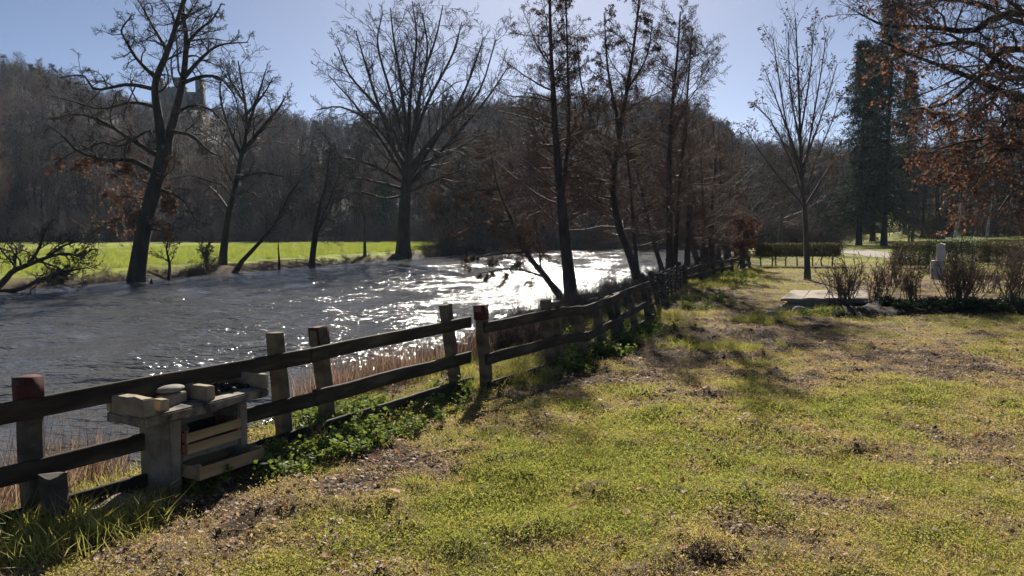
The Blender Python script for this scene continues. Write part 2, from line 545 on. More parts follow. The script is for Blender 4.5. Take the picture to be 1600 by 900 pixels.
def grid_mesh(name, xs, ys, zf, smooth=True, keep=None):
    X, Y = np.meshgrid(xs, ys)
    Z = zf(X.ravel(), Y.ravel())
    V = np.stack([X.ravel(), Y.ravel(), Z], 1)
    nx, ny = len(xs), len(ys)
    i = np.arange(nx - 1)[None, :] + np.arange(ny - 1)[:, None] * nx
    q = np.stack([i, i + 1, i + 1 + nx, i + nx], -1).reshape(-1, 4)
    if keep is not None:
        cx = V[q].mean(1)
        q = q[keep(cx[:, 0], cx[:, 1])]
        used = np.unique(q)
        mp = np.full(len(V), -1); mp[used] = np.arange(len(used))
        V = V[used]; q = mp[q]
    return mesh_np(name, V, quads=q, smooth=smooth), V


gx = spaced(-700, 700, 0.8, 390, 3.2)
gy = spaced(-200, 640, 5.5, 430, 3.4)
gme, gV = grid_mesh('ground', gx, gy, height)
dn_, df_, sd_ = rivers(gV[:, 0], gV[:, 1])
zone = np.zeros((len(gV), 4), np.float32)
zone[:, 0] = lawn_patch(gV[:, 0], gV[:, 1]) * 0.55 + 0.05
zone[:, 1] = np.where(sd_ == 1, sstep(.9, 1.9, df_ + 3 * (fbm(gV[:, 0], gV[:, 1], 0.3, 3, 71) - 0.5)), 0)
far_right = sstep(34, 46, gV[:, 1]) * (sd_ == 0)
zone[:, 1] = np.maximum(zone[:, 1], far_right * 0.75)
zone[:, 2] = np.where(sd_ == -1, 1, np.where(sd_ == 0, sstep(3.0, 1.6, dn_), sstep(1.3, .6, df_)))
zone[:, 3] = 1
ca = gme.attributes.new('zone', 'FLOAT_COLOR', 'POINT')
ca.data.foreach_set('color', zone.ravel())
ground = link('ground', gme, mats=M['ground'])
ground['kind'] = 'structure'

# river sheet with real waves
wx = spaced(-95, 160, 0.0, 420, 9.0)
wy = spaced(-46, 121, 14, 430, 9.0)


def wave(x, y):
    s = 0.42 * x + 0.91 * y
    c = 0.91 * x - 0.42 * y
    z = (fbm(s * 0.8, c, 0.9, 3, 81) - 0.5) * 0.13 + (fbm(s, c * 1.4, 3.2, 2, 91) - 0.5) * 0.05
    return WATER_Z + z


def keepw(x, y):
    dn, df, sd = rivers(x, y)
    return (sd == -1) | (np.minimum(dn, df) < 1.6)


wme, _ = grid_mesh('river', wx, wy, wave, keep=keepw)
river = link('river', wme, mats=M['water'])
river['kind'] = 'structure'

# hill behind the meadow: polar sheet, ridge height follows the skyline
HU = [-900, -400, 0, 120, 190, 255, 330, 360, 450, 550, 640, 720, 900, 1060, 1120, 1170, 1300, 1600, 2200, 2800]
HH = [60, 60, 58, 50, 46, 49, 49, 42, 38, 34, 37, 42, 42, 43, 34, 24, 20, 22, 24, 24]
HR = [118, 120, 124, 126, 128, 130, 130, 130, 132, 132, 130, 124, 122, 124, 128, 134, 172, 172, 165, 160]


def hill_h(u, r):
    """u: horizontal bearing in frame pixels (tan of the angle * F + 800), r: distance along y"""
    H = np.interp(u, HU, HH)
    r0 = np.interp(u, HU, HR)
    t = np.clip((r - r0) / (300 - r0), 0, 1.0)
    n = (fbm(u * 0.012, r * 0.02, 1.0, 3, 101) - 0.5)
    back = sstep(330, 460, r)
    base = np.interp(u, [1150, 1300], [-0.5, 5.5])
    return base + (H - base) * (0.35 * t + 0.65 * t * t * (3 - 2 * t)) * (1 - 0.5 * back) + n * 7 * sstep(0, 0.25, t) * (1 - sstep(0.8, 1.0, t) * 0.7)


hu = np.linspace(-900, 2800, 150)
hr = np.concatenate([np.linspace(100, 340, 60), np.linspace(350, 520, 12)])
U, R_ = np.meshgrid(hu, hr)
r0m = np.interp(U, HU, HR)
Rr = np.maximum(R_, r0m - 3)
Zh = hill_h(U.ravel(), Rr.ravel()) - 2.5 * (Rr.ravel() <= r0m.ravel())
Vh = np.stack([(U.ravel() - 800) / F * Rr.ravel(), Rr.ravel(), Zh], 1)
nx, ny = len(hu), len(hr)
ii = np.arange(nx - 1)[None, :] + np.arange(ny - 1)[:, None] * nx
qq = np.stack([ii, ii + 1, ii + 1 + nx, ii + nx], -1).reshape(-1, 4)
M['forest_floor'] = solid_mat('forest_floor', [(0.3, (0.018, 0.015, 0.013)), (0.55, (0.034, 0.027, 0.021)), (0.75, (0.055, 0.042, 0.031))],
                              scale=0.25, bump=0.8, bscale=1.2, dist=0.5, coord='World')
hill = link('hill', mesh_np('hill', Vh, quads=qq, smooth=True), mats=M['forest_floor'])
hill['kind'] = 'structure'


# ------------------------------------------------------------------ tube / branch machinery
def nrm(a):
    return a / np.maximum(np.linalg.norm(a, axis=-1, keepdims=True), 1e-9)


class TB:
    """collects tubes and cards, builds one mesh"""

    def __init__(self):
        self.v, self.q, self.t, self.mt, self.n = [], [], [], [], 0

    def tubes(self, pts, rad, sides=3):
        Mn, Nn, _ = pts.shape
        t = nrm(np.gradient(pts, axis=1))
        ch = nrm(pts[:, -1] - pts[:, 0])
        ref = np.where(np.abs(ch[:, 2:3]) > 0.75, np.array([[1.0, 0.17, 0]]), np.array([[0, 0.1, 1.0]]))[:, None, :]
        u = nrm(np.cross(t, np.broadcast_to(ref, t.shape)))
        w = np.cross(t, u)
        a = np.arange(sides) * 2 * np.pi / sides
        ring = pts[:, :, None, :] + rad[:, :, None, None] * (np.cos(a)[None, None, :, None] * u[:, :, None, :] + np.sin(a)[None, None, :, None] * w[:, :, None, :])
        self.v.append(ring.reshape(-1, 3))
        m = np.arange(Mn)[:, None, None] * (Nn * sides)
        i = np.arange(Nn - 1)[None, :, None] * sides
        s = np.arange(sides)[None, None, :]
        s2 = (s + 1) % sides
        q = np.stack([m + i + s, m + i + s2, m + i + sides + s2, m + i + sides + s], -1).reshape(-1, 4) + self.n
        self.q.append(q)
        self.n += Mn * Nn * sides

    def cards(self, pos, ax, L, W, fold=0.3, rng=RNG, side=None):
        """leaf diamonds folded along the midrib: pos base, ax direction"""
        k = len(pos)
        ax = nrm(ax)
        if side is None:
            side = rng.normal(size=(k, 3))
        sd = nrm(np.cross(ax, side))
        nm = np.cross(sd, ax)
        L = np.broadcast_to(np.asarray(L, float), (k,))[:, None]
        W = np.broadcast_to(np.asarray(W, float), (k,))[:, None]
        b = pos
        tip = pos + ax * L
        mid = pos + ax * L * 0.5 + nm * W * fold
        v = np.stack([b, mid + sd * W * 0.5, tip, mid - sd * W * 0.5], 1).reshape(-1, 3)
        i = np.arange(k)[:, None] * 4 + self.n
        self.v.append(v)
        self.t.append(np.concatenate([i + np.array([[0, 1, 2]]), i + np.array([[0, 2, 3]])]))
        self.n += k * 4

    def blades(self, pos, ax, L, W, bend, rng=RNG):
        """grass blades: two segment tapering strips"""
        k = len(pos)
        ax = nrm(ax)
        L = np.broadcast_to(np.asarray(L, float), (k,))[:, None]
        W = np.broadcast_to(np.asarray(W, float), (k,))[:, None]
        hd = rng.normal(size=(k, 3)); hd[:, 2] = 0; hd = nrm(hd)
        sd = nrm(np.cross(ax, hd))
        m = pos + ax * L * 0.55 + hd * L * bend * 0.25
        tp = pos + ax * L * 0.9 + hd * L * bend
        v = np.stack([pos - sd * W / 2, pos + sd * W / 2, m + sd * W * 0.4, m - sd * W * 0.4, tp], 1).reshape(-1, 3)
        i = np.arange(k)[:, None] * 5 + self.n
        self.v.append(v)
        self.q.append(i + np.array([[0, 1, 2, 3]]))
        self.t.append(i + np.array([[3, 2, 4]]))
        self.n += k * 5

    def box(self, size, c=(0, 0, 0), R=None, jit=0.0, rng=RNG):
        s = np.array(size) / 2
        v = np.array([[x, y, z] for x in (-1, 1) for y in (-1, 1) for z in (-1, 1)], float) * s
        if jit:
            v = v + rng.normal(size=v.shape) * jit
        if R is not None:
            v = v @ np.array(R).T
        self.v.append(v + np.array(c))
        q = np.array([[0, 1, 3, 2], [4, 6, 7, 5], [0, 4, 5, 1], [2, 3, 7, 6], [0, 2, 6, 4], [1, 5, 7, 3]]) + self.n
        self.q.append(q)
        self.n += 8

    def mesh(self, name, smooth=False):
        q = np.concatenate(self.q) if self.q else None
        t = np.concatenate(self.t) if self.t else None
        return mesh_np(name, np.concatenate(self.v), q, t, smooth)


def spline(pts, n):
    """Catmull-Rom through control points, n samples evenly by index"""
    P = np.asarray(pts, float)
    P = np.concatenate([2 * P[:1] - P[1:2], P, 2 * P[-1:] - P[-2:-1]])
    k = len(P) - 3
    t = np.linspace(0, k - 1e-6, n)
    i = t.astype(int); f = (t - i)[:, None]
    a, b, c, d = P[i], P[i + 1], P[i + 2], P[i + 3]
    return 0.5 * (2 * b + (c - a) * f + (2 * a - 5 * b + 4 * c - d) * f ** 2 + (3 * b - a - 3 * c + d) * f ** 3)


def grow(pos, d, L, r0, n, wig, up, rng, taper=0.75, tip=None):
    k = len(pos)
    pts = np.zeros((k, n, 3))
    pts[:, 0] = pos
    d = nrm(d.copy())
    st = (np.asarray(L) / (n - 1))[:, None]
    w = rng.normal(size=(k, 3)) * wig
    for i in range(1, n):
        w = 0.5 * w + rng.normal(size=(k, 3)) * wig
        d = d + w
        d[:, 2] += up
        d = nrm(d)
        pts[:, i] = pts[:, i - 1] + d * st
    s = np.linspace(0, 1, n)[None, :]
    rad = np.asarray(r0)[:, None] * (1 - taper * s)
    if tip is not None:
        rad = np.maximum(rad, tip)
    return pts, rad


def spawn(pts, rad, K, t0, t1, ang, rng, flat=1.0, lift=0.0):
    """K children on each parent polyline"""
    Mn, Nn, _ = pts.shape
    k = np.arange(K)[None, :]
    t = t0 + (t1 - t0) * (k + rng.random((Mn, K))) / K
    x = t * (Nn - 1)
    i = np.clip(x.astype(int), 0, Nn - 2)
    f = (x - i)[..., None]
    m = np.arange(Mn)[:, None]
    p = pts[m, i] * (1 - f) + pts[m, i + 1] * f
    tg = nrm(pts[m, i + 1] - pts[m, i])
    r = rad[m, i] * (1 - f[..., 0]) + rad[m, i + 1] * f[..., 0]
    side = rng.normal(size=tg.shape)
    side[..., 2] = side[..., 2] * flat + lift
    pr = nrm(side - (side * tg).sum(-1, keepdims=True) * tg)
    a = rng.uniform(ang[0], ang[1], size=t.shape)[..., None]
    d = np.cos(a) * tg + np.sin(a) * pr
    Lp = np.linalg.norm(np.diff(pts, axis=1), axis=2).sum(1)
    return p.reshape(-1, 3), d.reshape(-1, 3), r.ravel(), t.ravel(), np.repeat(Lp, K)


RAD = math.radians


def stems_world(stems, D, n, rng, depth=0.0):
    """stems: list of [(u, v, (depth offset)), ...], r0px, r1px -> polylines in the world; base at its own place"""
    out = []
    for pts, r0, r1 in stems:
        P = []
        m = len(pts)
        dd = rng.uniform(-depth, depth)
        for j, p in enumerate(pts):
            off = p[2] if len(p) > 2 else dd * j / max(1, m - 1)
            P.append(at(p[0], p[1], D + off))
        q = spline(P, n)
        s = np.linspace(0, 1, n)
        rr = (r0 + (r1 - r0) * s ** 0.8) * D / F
        out.append((q, rr))
    return out


def root_flare(q, rr, k=0.3, h=0.6):
    s = np.linalg.norm(q - q[0], axis=1)
    return rr * (1 + k * np.exp(-s / h * 2.2))


def make_tree(name, label, cat, base, stems, limbs, levels, bark, twig, rng, leaf=None, group=None, sides=8, seat=True):
    """base: world point; stems/limbs: list of (polyline, radius) in the world.
    levels: list of dict(K, t, ang, ratio, wig, up, n, rr, min, flat, on)"""
    root = thing(name, label, cat, tuple(base), group=group)
    b = np.asarray(base)
    tb = TB()
    for q, rr in stems:
        rr = root_flare(q, rr, h=max(0.4, rr[0] * 3))
        q = q.copy()
        if seat:
            q[0, 2] -= 0.25
        tb.tubes((q - b)[None], rr[None], sides)
    for q, rr in limbs:
        tb.tubes((q - b)[None], rr[None], max(5, sides - 2))
    tr = link('trunk', tb.mesh('trunk', True), root, bark)
    cb = TB()
    n0 = min([len(q) for q, _ in stems + limbs])
    cur = [(q[None] - b, r[None], kind) for kind, L in (('stem', stems), ('limb', limbs)) for q, r in L]
    tips = None
    for lv in levels:
        nxt = []
        on = lv.get('on')
        for pts, rad, kind in cur:
            if on and kind not in on:
                if lv.get('carry', True):
                    nxt.append((pts, rad, kind))
                continue
            K = lv['K']
            if kind == 'stem':
                K = lv.get('Ks', K)
            tr_ = lv.get('ts', lv['t']) if kind == 'stem' else lv['t']
            p, d, r, t, Lp = spawn(pts, rad, K, tr_[0], tr_[1], lv['ang'], rng, lv.get('flat', 1.0), lv.get('lift', 0.0))
            shp = lv.get('shape', lambda t: 1.1 - 0.7 * t)
            L = Lp * lv['ratio'] * shp(t) * rng.uniform(0.6, 1.25, len(t))
            if 'abs' in lv:
                L = lv['abs'] * shp(t) * rng.uniform(0.55, 1.3, len(t))
            r0 = np.clip(r * lv.get('rr', 0.55), lv['min'], lv.get('max', 9))
            pts2, rad2 = grow(p, d, L, r0, lv['n'], lv['wig'], lv['up'], rng, lv.get('taper', 0.75), lv['min'] * 0.6)
            cb.tubes(pts2, rad2, lv.get('sides', 3))
            nxt.append((pts2, rad2, lv.get('name', 'br')))
        cur = nxt
    if cb.v:
        cr = link('crown', cb.mesh('crown', False), root, twig)
    if leaf:
        lb = TB()
        for fn in (leaf if isinstance(leaf, list) else [leaf]):
            fn(lb, cur, rng)
        lo = link(leaf[0].lname if isinstance(leaf, list) else leaf.lname, lb.mesh('leaves'), root, leaf[0].lmat if isinstance(leaf, list) else leaf.lmat)
        lo['kind'] = 'stuff'
    return root


def leaf_on_tips(lname, lmat, K, L, W, hang=0.3, cond=None, t=(0.3, 1.0), keep=1.0, ang=(0.5, 1.6)):
    def fn(lb, cur, rng):
        for pts, rad, kind in cur:
            if kind in ('stem', 'limb'):
                continue
            p, d, r, tt, Lp = spawn(pts, rad, K, t[0], t[1], ang, rng)
            d[:, 2] -= hang
            m = rng.random(len(p)) < keep
            if cond is not None:
                m &= cond(p, rng)
            p, d = p[m], d[m]
            if len(p):
                lb.cards(p, d, L * rng.uniform(0.7, 1.3, len(p)), W * rng.uniform(0.7, 1.3, len(p)), 0.25, rng)
    fn.lname = lname
    fn.lmat = lmat
    return fn


# ------------------------------------------------------------------ scatter (one mass nobody could count)
def source_set(name, meshes, mats):
    c = bpy.data.collections.new(name)
    for i, me in enumerate(meshes):
        if len(me.materials) == 0:
            for m in (mats[i] if isinstance(mats[i], (list, tuple)) else [mats[i]]):
                me.materials.append(m)
        o = bpy.data.objects.new(f'{name}_{chr(97 + i)}', me)
        c.objects.link(o)
    return c


def scatter(name, label, cat, coll, pts, rot, scl, idx, tint=None):
    me = bpy.data.meshes.new(name)
    me.vertices.add(len(pts))
    me.vertices.foreach_set('co', np.ascontiguousarray(pts, dtype=np.float32).ravel())

    def attr(nm, typ, data, key):
        a = me.attributes.new(nm, typ, 'POINT')
        a.data.foreach_set(key, np.ascontiguousarray(data).ravel())
    attr('rot', 'FLOAT_VECTOR', rot.astype(np.float32), 'vector')
    attr('scl', 'FLOAT_VECTOR', (scl if scl.ndim == 2 else np.repeat(scl[:, None], 3, 1)).astype(np.float32), 'vector')
    attr('idx', 'INT', idx.astype(np.int32), 'value')
    attr('tint', 'FLOAT', (np.full(len(pts), 0.5) if tint is None else tint).astype(np.float32), 'value')
    me.update()
    o = link(name, me)
    o['kind'] = 'stuff'
    tag(o, label, cat)
    ng = bpy.data.node_groups.new(name + '_scatter', 'GeometryNodeTree')
    ng.interface.new_socket('Geometry', in_out='INPUT', socket_type='NodeSocketGeometry')
    ng.interface.new_socket('Geometry', in_out='OUTPUT', socket_type='NodeSocketGeometry')
    gi = ng.nodes.new('NodeGroupInput'); go = ng.nodes.new('NodeGroupOutput')
    ci = ng.nodes.new('GeometryNodeCollectionInfo')
    ci.inputs['Collection'].default_value = coll
    ci.inputs['Separate Children'].default_value = True
    ci.inputs['Reset Children'].default_value = True
    ip = ng.nodes.new('GeometryNodeInstanceOnPoints')
    ip.inputs['Pick Instance'].default_value = True

    def na(nm, typ):
        a = ng.nodes.new('GeometryNodeInputNamedAttribute')
        a.data_type = typ
        a.inputs['Name'].default_value = nm
        return a.outputs['Attribute']
    L = ng.links.new
    L(gi.outputs[0], ip.inputs['Points'])
    L(ci.outputs[0], ip.inputs['Instance'])
    L(na('idx', 'INT'), ip.inputs['Instance Index'])
    L(na('rot', 'FLOAT_VECTOR'), ip.inputs['Rotation'])
    L(na('scl', 'FLOAT_VECTOR'), ip.inputs['Scale'])
    L(ip.outputs[0], go.inputs[0])
    md = o.modifiers.new('scatter', 'NODES')
    md.node_group = ng
    return o


def yaw(n, rng, tilt=0.0):
    r = np.zeros((n, 3))
    r[:, 2] = rng.uniform(0, 2 * np.pi, n)
    if tilt:
        r[:, :2] = rng.normal(size=(n, 2)) * tilt
    return r

# ------------------------------------------------------------------ the wood on the hill
def wood_tree_mesh(rng, H, spread, n1=20, up=0.10, dense=1.0):
    tb = TB()
    q = spline([(0, 0, -1.0), (rng.normal() * .2, rng.normal() * .2, H * .35), (rng.normal() * .5, rng.normal() * .5, H * .7), (rng.normal() * .6, rng.normal() * .6, H)], 8)
    rr = np.linspace(0.20, 0.03, 8)
    tb.tubes(q[None], rr[None], 5)
    p, d, r, t, Lp = spawn(q[None], rr[None], n1, 0.28, 0.98, (RAD(30), RAD(70)), rng)
    L = spread * (1.25 - t) * rng.uniform(0.7, 1.3, len(t)) + 0.5
    a, ra = grow(p, d, L, np.clip(r * .5, .035, .1), 5, 0.16, up, rng)
    tb.tubes(a, ra, 3)
    p, d, r, t, Lp = spawn(a, ra, int(7 * dense), 0.25, 1.0, (RAD(25), RAD(60)), rng)
    b, rb = grow(p, d, Lp * 0.42 * (1.2 - .6 * t), np.full(len(t), .03), 3, 0.2, up, rng)
    tb.tubes(b, rb, 3)
    p, d, r, t, Lp = spawn(b, rb, 4, 0.2, 1.0, (RAD(25), RAD(55)), rng)
    c, rc = grow(p, d, np.maximum(Lp * 0.55, .45), np.full(len(t), .02), 2, 0.2, up, rng)
    tb.tubes(c, rc, 3)
    return tb.mesh('wood_tree')


def pine_mesh(rng, H):
    tb = TB()
    q = spline([(0, 0, -1), (0, 0, H * .5), (0.1, 0, H)], 6)
    tb.tubes(q[None], np.linspace(.2, .03, 6)[None], 5)
    p, d, r, t, Lp = spawn(q[None], np.linspace(.2, .03, 6)[None], 90, 0.3, 1.0, (RAD(60), RAD(95)), rng)
    L = 3.0 * (1.08 - t) + .3
    a, ra = grow(p, d, L, np.full(len(t), .04), 4, .1, 0.03, rng)
    tb.tubes(a, ra, 3)
    p, d, r, t, Lp = spawn(a, ra, 16, .15, 1, (.4, 1.2), rng)
    tb.cards(p, d, .7, .28, .3, rng)
    return tb.mesh('pine_tree')


rng = np.random.default_rng(3)
wmeshes = [wood_tree_mesh(rng, H, s, dense=dn) for H, s, dn in ((13, 4.2, 1), (15, 4.8, 1), (11, 4.0, 1.2), (14, 3.4, 1.1), (9, 3.6, 1.2), (16, 5.0, .9))]
wmeshes += [pine_mesh(rng, 11), pine_mesh(rng, 13)]
wood_src = source_set('wood_source', wmeshes, [[M['twig_hill']]] * 6 + [[M['needle']]] * 2)
n = 6600
u = rng.uniform(-400, 2200, n)
r = np.sqrt(rng.uniform(100 ** 2, 335 ** 2, n))
r0 = np.interp(u, HU, HR)
k = (r > r0 + 3) & (rng.random(n) < np.interp(r, [120, 200, 335], [1.0, 0.85, 0.75]))
# the green slope behind the spruces stays open
k &= ~((u > 1290) & (u < 1450) & (r < 205))
u, r = u[k], r[k]
z = hill_h(u, r)
P = np.stack([(u - 800) / F * r, r, z - 0.3], 1)
scl = rng.uniform(0.75, 1.2, len(u))
ridge = (u > 195) & (u < 370) & (r > 235)
idx = rng.integers(0, 6, len(u))
pine = (rng.random(len(u)) < np.where(((u > 560) & (u < 700) | (u > 1040) & (u < 1135)) & (r > 265), .55, .05))
idx[pine] = rng.integers(6, 8, pine.sum())
scl[pine] *= .85
# crowns stay under the skyline that the ridge shows
SU = [-500, 0, 60, 100, 150, 200, 240, 330, 345, 400, 450, 500, 560, 640, 700, 900, 1060, 1100, 1130, 1160, 1300, 1600, 2300]
SV = [70, 78, 92, 108, 132, 145, 163, 168, 162, 165, 168, 178, 172, 160, 150, 150, 150, 165, 190, 212, 215, 210, 205]
HT = np.array([13, 15, 11, 14, 9, 16, 11, 13.0])[idx]
allow = (EYE + r * (360 - np.interp(u, SU, SV) - rng.uniform(0, 26, len(u))) / F - z) / HT
scl = np.where(allow > .05, np.maximum(np.minimum(scl, allow), .28), 0)
tint = np.clip(.45 + (vnoise(u * .02, r * .05, 1.0, 77) - .5) * 1.1 + rng.normal(size=len(u)) * .22, 0, 1)
keep = ~((u > 235) & (u < 345) & (r > 312)) & (scl > .2)
scatter('hillside_wood', 'leafless grey brown wood covering the hill beyond the meadow', 'wood', wood_src, P[keep], yaw(len(u), rng, .04)[keep], scl[keep], idx[keep], tint[keep])

# park belts of bare trees on either side of the spruces
n = 420
u2 = np.where(rng.random(n) < .45, rng.uniform(1120, 1300, n), rng.uniform(1440, 2000, n))
r2_ = rng.uniform(108, 168, n)
x2 = (u2 - 800) / F * r2_
_, _, sd2 = rivers(x2, r2_)
z2 = np.maximum(height(x2, r2_, False), hill_h(u2, r2_))
k = sd2 != -1
HT2 = np.array([13, 15, 11, 14, 9, 16.0])
id2 = rng.integers(0, 6, n)
s2 = np.minimum(rng.uniform(.6, 1.1, n), (EYE + r2_ * (360 - 238 - rng.uniform(-20, 40, n)) / F - z2) / HT2[id2])
k &= s2 > .25
scatter('park_wood', 'bare brown wood behind the spruces and the clipped hedges', 'wood', wood_src, np.stack([x2, r2_, z2 - .3], 1)[k], yaw(n, rng, .04)[k], s2[k], id2[k], np.clip(.6 + rng.normal(size=n) * .2, 0, 1)[k])

# dense brush at the foot of the wood
def brush_mesh(rng, h=1.6, w=1.4, n=26):
    tb = TB()
    p = np.zeros((n, 3)); p[:, :2] = rng.normal(size=(n, 2)) * w * .3
    d = rng.normal(size=(n, 3)) * .5; d[:, 2] = 1
    a, ra = grow(p, d, rng.uniform(.5, 1.1, n) * h, np.full(n, .018), 4, .18, .02, rng)
    tb.tubes(a, ra, 3)
    p, d, r, t, Lp = spawn(a, ra, 7, .15, 1, (.4, 1.0), rng)
    b, rb = grow(p, d, Lp * .4, np.full(len(t), .009), 3, .2, 0, rng)
    tb.tubes(b, rb, 3)
    p, d, r, t, Lp = spawn(b, rb, 3, .2, 1, (.4, 1.0), rng)
    c, rc = grow(p, d, np.full(len(t), .22), np.full(len(t), .006), 2, .2, 0, rng)
    tb.tubes(c, rc, 3)
    return tb.mesh('brush')


bmeshes = [brush_mesh(rng), brush_mesh(rng, 1.2, 2.0, 24), brush_mesh(rng, 2.0, 1.2, 24)]
brush_src = source_set('brush_source', bmeshes, [M['twig_grey'], M['twig_brown'], M['twig_wood']])
n = 900
u = rng.uniform(-400, 2200, n)
r = np.interp(u, HU, HR) + rng.uniform(-1, 22, n)
k = ~((u > 1290) & (u < 1450))
u, r = u[k], r[k]
P = np.stack([(u - 800) / F * r, r, np.maximum(hill_h(u, r), height((u - 800) / F * r, r, False)) - .2], 1)
scatter('wood_edge_brush', 'tangled bare brush along the foot of the wooded hill', 'brush', brush_src, P, yaw(len(u), rng, .1), rng.uniform(1.4, 3.0, len(u)), rng.integers(0, 3, len(u)))

n = 520
u2 = np.where(rng.random(n) < .5, rng.uniform(1110, 1310, n), rng.uniform(1440, 1900, n))
r2_ = rng.uniform(80, 150, n)
x2 = (u2 - 800) / F * r2_
_, _, sd2 = rivers(x2, r2_)
k = (sd2 != -1)
z2 = np.maximum(height(x2, r2_, False), np.where(r2_ > 135, hill_h(u2, r2_), -9))
scatter('park_undergrowth', 'dark tangled undergrowth under the trees behind the hedges', 'brush', brush_src, np.stack([x2, r2_, z2 - .15], 1)[k], yaw(n, rng, .1)[k], rng.uniform(1.2, 2.6, n)[k], rng.integers(0, 3, n)[k])

# scrub along the far water line
n = 420
s = rng.uniform(0, 1, n)
cum = np.concatenate([[0], np.cumsum(np.linalg.norm(np.diff(FAR, axis=0), axis=1))])
sd = np.interp(30 + s * 250, cum, cum)
fx = np.interp(sd, cum, FAR[:, 0]); fy = np.interp(sd, cum, FAR[:, 1])
off = np.abs(rng.normal(size=n)) * 0.9 + .1
P = np.stack([fx - off * .8, fy + off * .6, np.zeros(n)], 1)
P[:, 2] = height(P[:, 0], P[:, 1]) - .08
sc_ = rng.uniform(.2, .5, n) * np.where(vnoise(sd, sd * 0, .12, 5) > .5, 1.3, .65)
scatter('far_bank_scrub', 'low bare scrub along the far waterline of the river', 'scrub', brush_src, P, yaw(n, rng, .2), sc_, rng.integers(0, 3, n))

n = 420
fx = rng.uniform(-7, 75, n)
fy = np.interp(fx, FAR[5:, 0], FAR[5:, 1])
off = np.abs(rng.normal(size=n)) * 3.0 + .3
P = np.stack([fx - off * .3, fy + off, np.zeros(n)], 1)
P[:, 2] = height(P[:, 0], P[:, 1]) - .1
scatter('bend_thicket', 'dense brown thicket on the far shore where the river bends', 'thicket', brush_src, P, yaw(n, rng, .15), rng.uniform(.8, 1.9, n), rng.integers(0, 3, n))

# castle ruin on the ridge
CD = 318.0
cb = at(292, 158, CD)
castle = thing('castle', 'distant ruined stone castle on the ridge behind the old oak', 'castle', (cb[0] - 2.2, cb[1], cb[2] - 4))
def cpart(nm, boxes, mat=None, parent=castle):
    tb = TB()
    for sz, c in boxes:
        tb.box(sz, c)
    return link(nm, tb.mesh(nm), parent, mat or M['castle_stone'])
cpart('wall', [((12, 3, 9.0), (-3.5, 0, 4.5))])
cpart('wall', [((7.5, 3, 7.6), (4.3, 0.4, 3.8))])
tw = cpart('tower', [((3.2, 4, 12.4), (-8.6, 0, 6.2))])
tw2 = cpart('tower', [((2.6, 4, 12.2), (8.0, 0.2, 6.1))])
tw3 = cpart('tower', [((2.2, 3.4, 13.6), (-1.2, 0.3, 6.8))])
for tx in (-9.6, -8.6, -7.6):
    cpart('merlon', [((.6, 4.1, .9), (tx, 0, 12.85))], parent=tw)
for tx in (7.2, 8.8):
    cpart('merlon', [((.7, 4.1, .9), (tx, 0.2, 12.65))], parent=tw2)
for tx in (-6.2, -4.6, -3.0, 1.0, 2.0):
    cpart('merlon', [((.8, 3.1, .8), (tx, 0, 9.4))])
for tx, tz in ((-5.5, 6.2), (-3.2, 6.2), (3.6, 5.2), (5.6, 5.2)):
    cpart('window', [((.8, .3, 1.6), (tx, -1.52, tz))], M['dark_opening'])

# ------------------------------------------------------------------ far bank trees
rng = np.random.default_rng(21)
D = 37.0
st = stems_world([
    ([(213, 440, 0), (220, 385, 0), (234, 320, 0), (249, 265, 0), (258, 228, 0)], 12.5, 9.5),
    ([(256, 240, 0), (247, 180, -.5), (243, 130, -1), (262, 80, -1.2), (276, 36, -1.5), (292, -20, -1.5)], 8, 2),
    ([(258, 235, 0), (276, 170, .6), (287, 118, 1.0), (291, 60, 1.3), (286, 10, 1.8), (304, -30, 2)], 7.5, 2)], D, 22, rng)
lim = stems_world([
    ([(246, 272), (205, 250), (165, 250), (122, 236), (96, 210), (76, 196)], 4.7, .8),
    ([(250, 245), (200, 215), (160, 190), (120, 178), (84, 186)], 4.3, .8),
    ([(247, 168), (205, 160), (160, 170), (112, 158), (80, 150)], 3.2, .8),
    ([(244, 140), (200, 132), (150, 140), (130, 118), (92, 122)], 3.6, .8),
    ([(243, 122), (214, 92), (196, 62), (190, 46), (206, 24)], 3.2, .8),
    ([(287, 122), (318, 88), (345, 70), (388, 66)], 4.0, .8),
    ([(284, 130), (318, 119), (345, 123), (366, 148), (372, 170)], 3.6, .8),
    ([(268, 205), (300, 212), (325, 235), (348, 246)], 3.2, .8),
    ([(240, 296), (262, 300), (286, 312), (306, 342), (332, 352)], 3.2, .8),
    ([(232, 325), (196, 340), (160, 352), (122, 384)], 2.9, .8),
    ([(290, 70), (312, 46), (332, 30), (346, 6)], 2.9, .8),
    ([(262, 80), (238, 40), (222, 10), (205, -15)], 2.9, .8),
    ([(276, 40), (300, 22), (330, 8)], 2.5, .8),
    ([(256, 210), (230, 205), (190, 228), (160, 222), (140, 232)], 2.9, .8),
    ([(270, 180), (300, 165), (330, 172), (352, 196)], 2.9, .8)], D, 12, rng, 3.5)
oak_lv = [dict(K=11, Ks=12, t=(.12, 1), ts=(.3, 1), ang=(RAD(35), RAD(80)), ratio=.42, wig=.24, up=.03, n=8, rr=.5, min=.020, max=.055, sides=4, name='b'),
          dict(K=8, t=(.2, 1), ang=(RAD(30), RAD(75)), ratio=.46, wig=.28, up=.03, n=5, rr=.55, min=.012, sides=3, name='c'),
          dict(K=10, t=(.15, 1), ang=(RAD(30), RAD(70)), ratio=.55, wig=.26, up=.03, n=2, rr=.6, min=.008, sides=3, name='d')]
base = at(213, 440, D); base[2] = hz(base[0], base[1])


def low_trunk(p, rng):
    h = p[:, 2]
    x = p[:, 0]
    return (h > 2.2) & (h < 6.2) & (x > -2.6) & (x < 2.0) & (rng.random(len(p)) < .22)


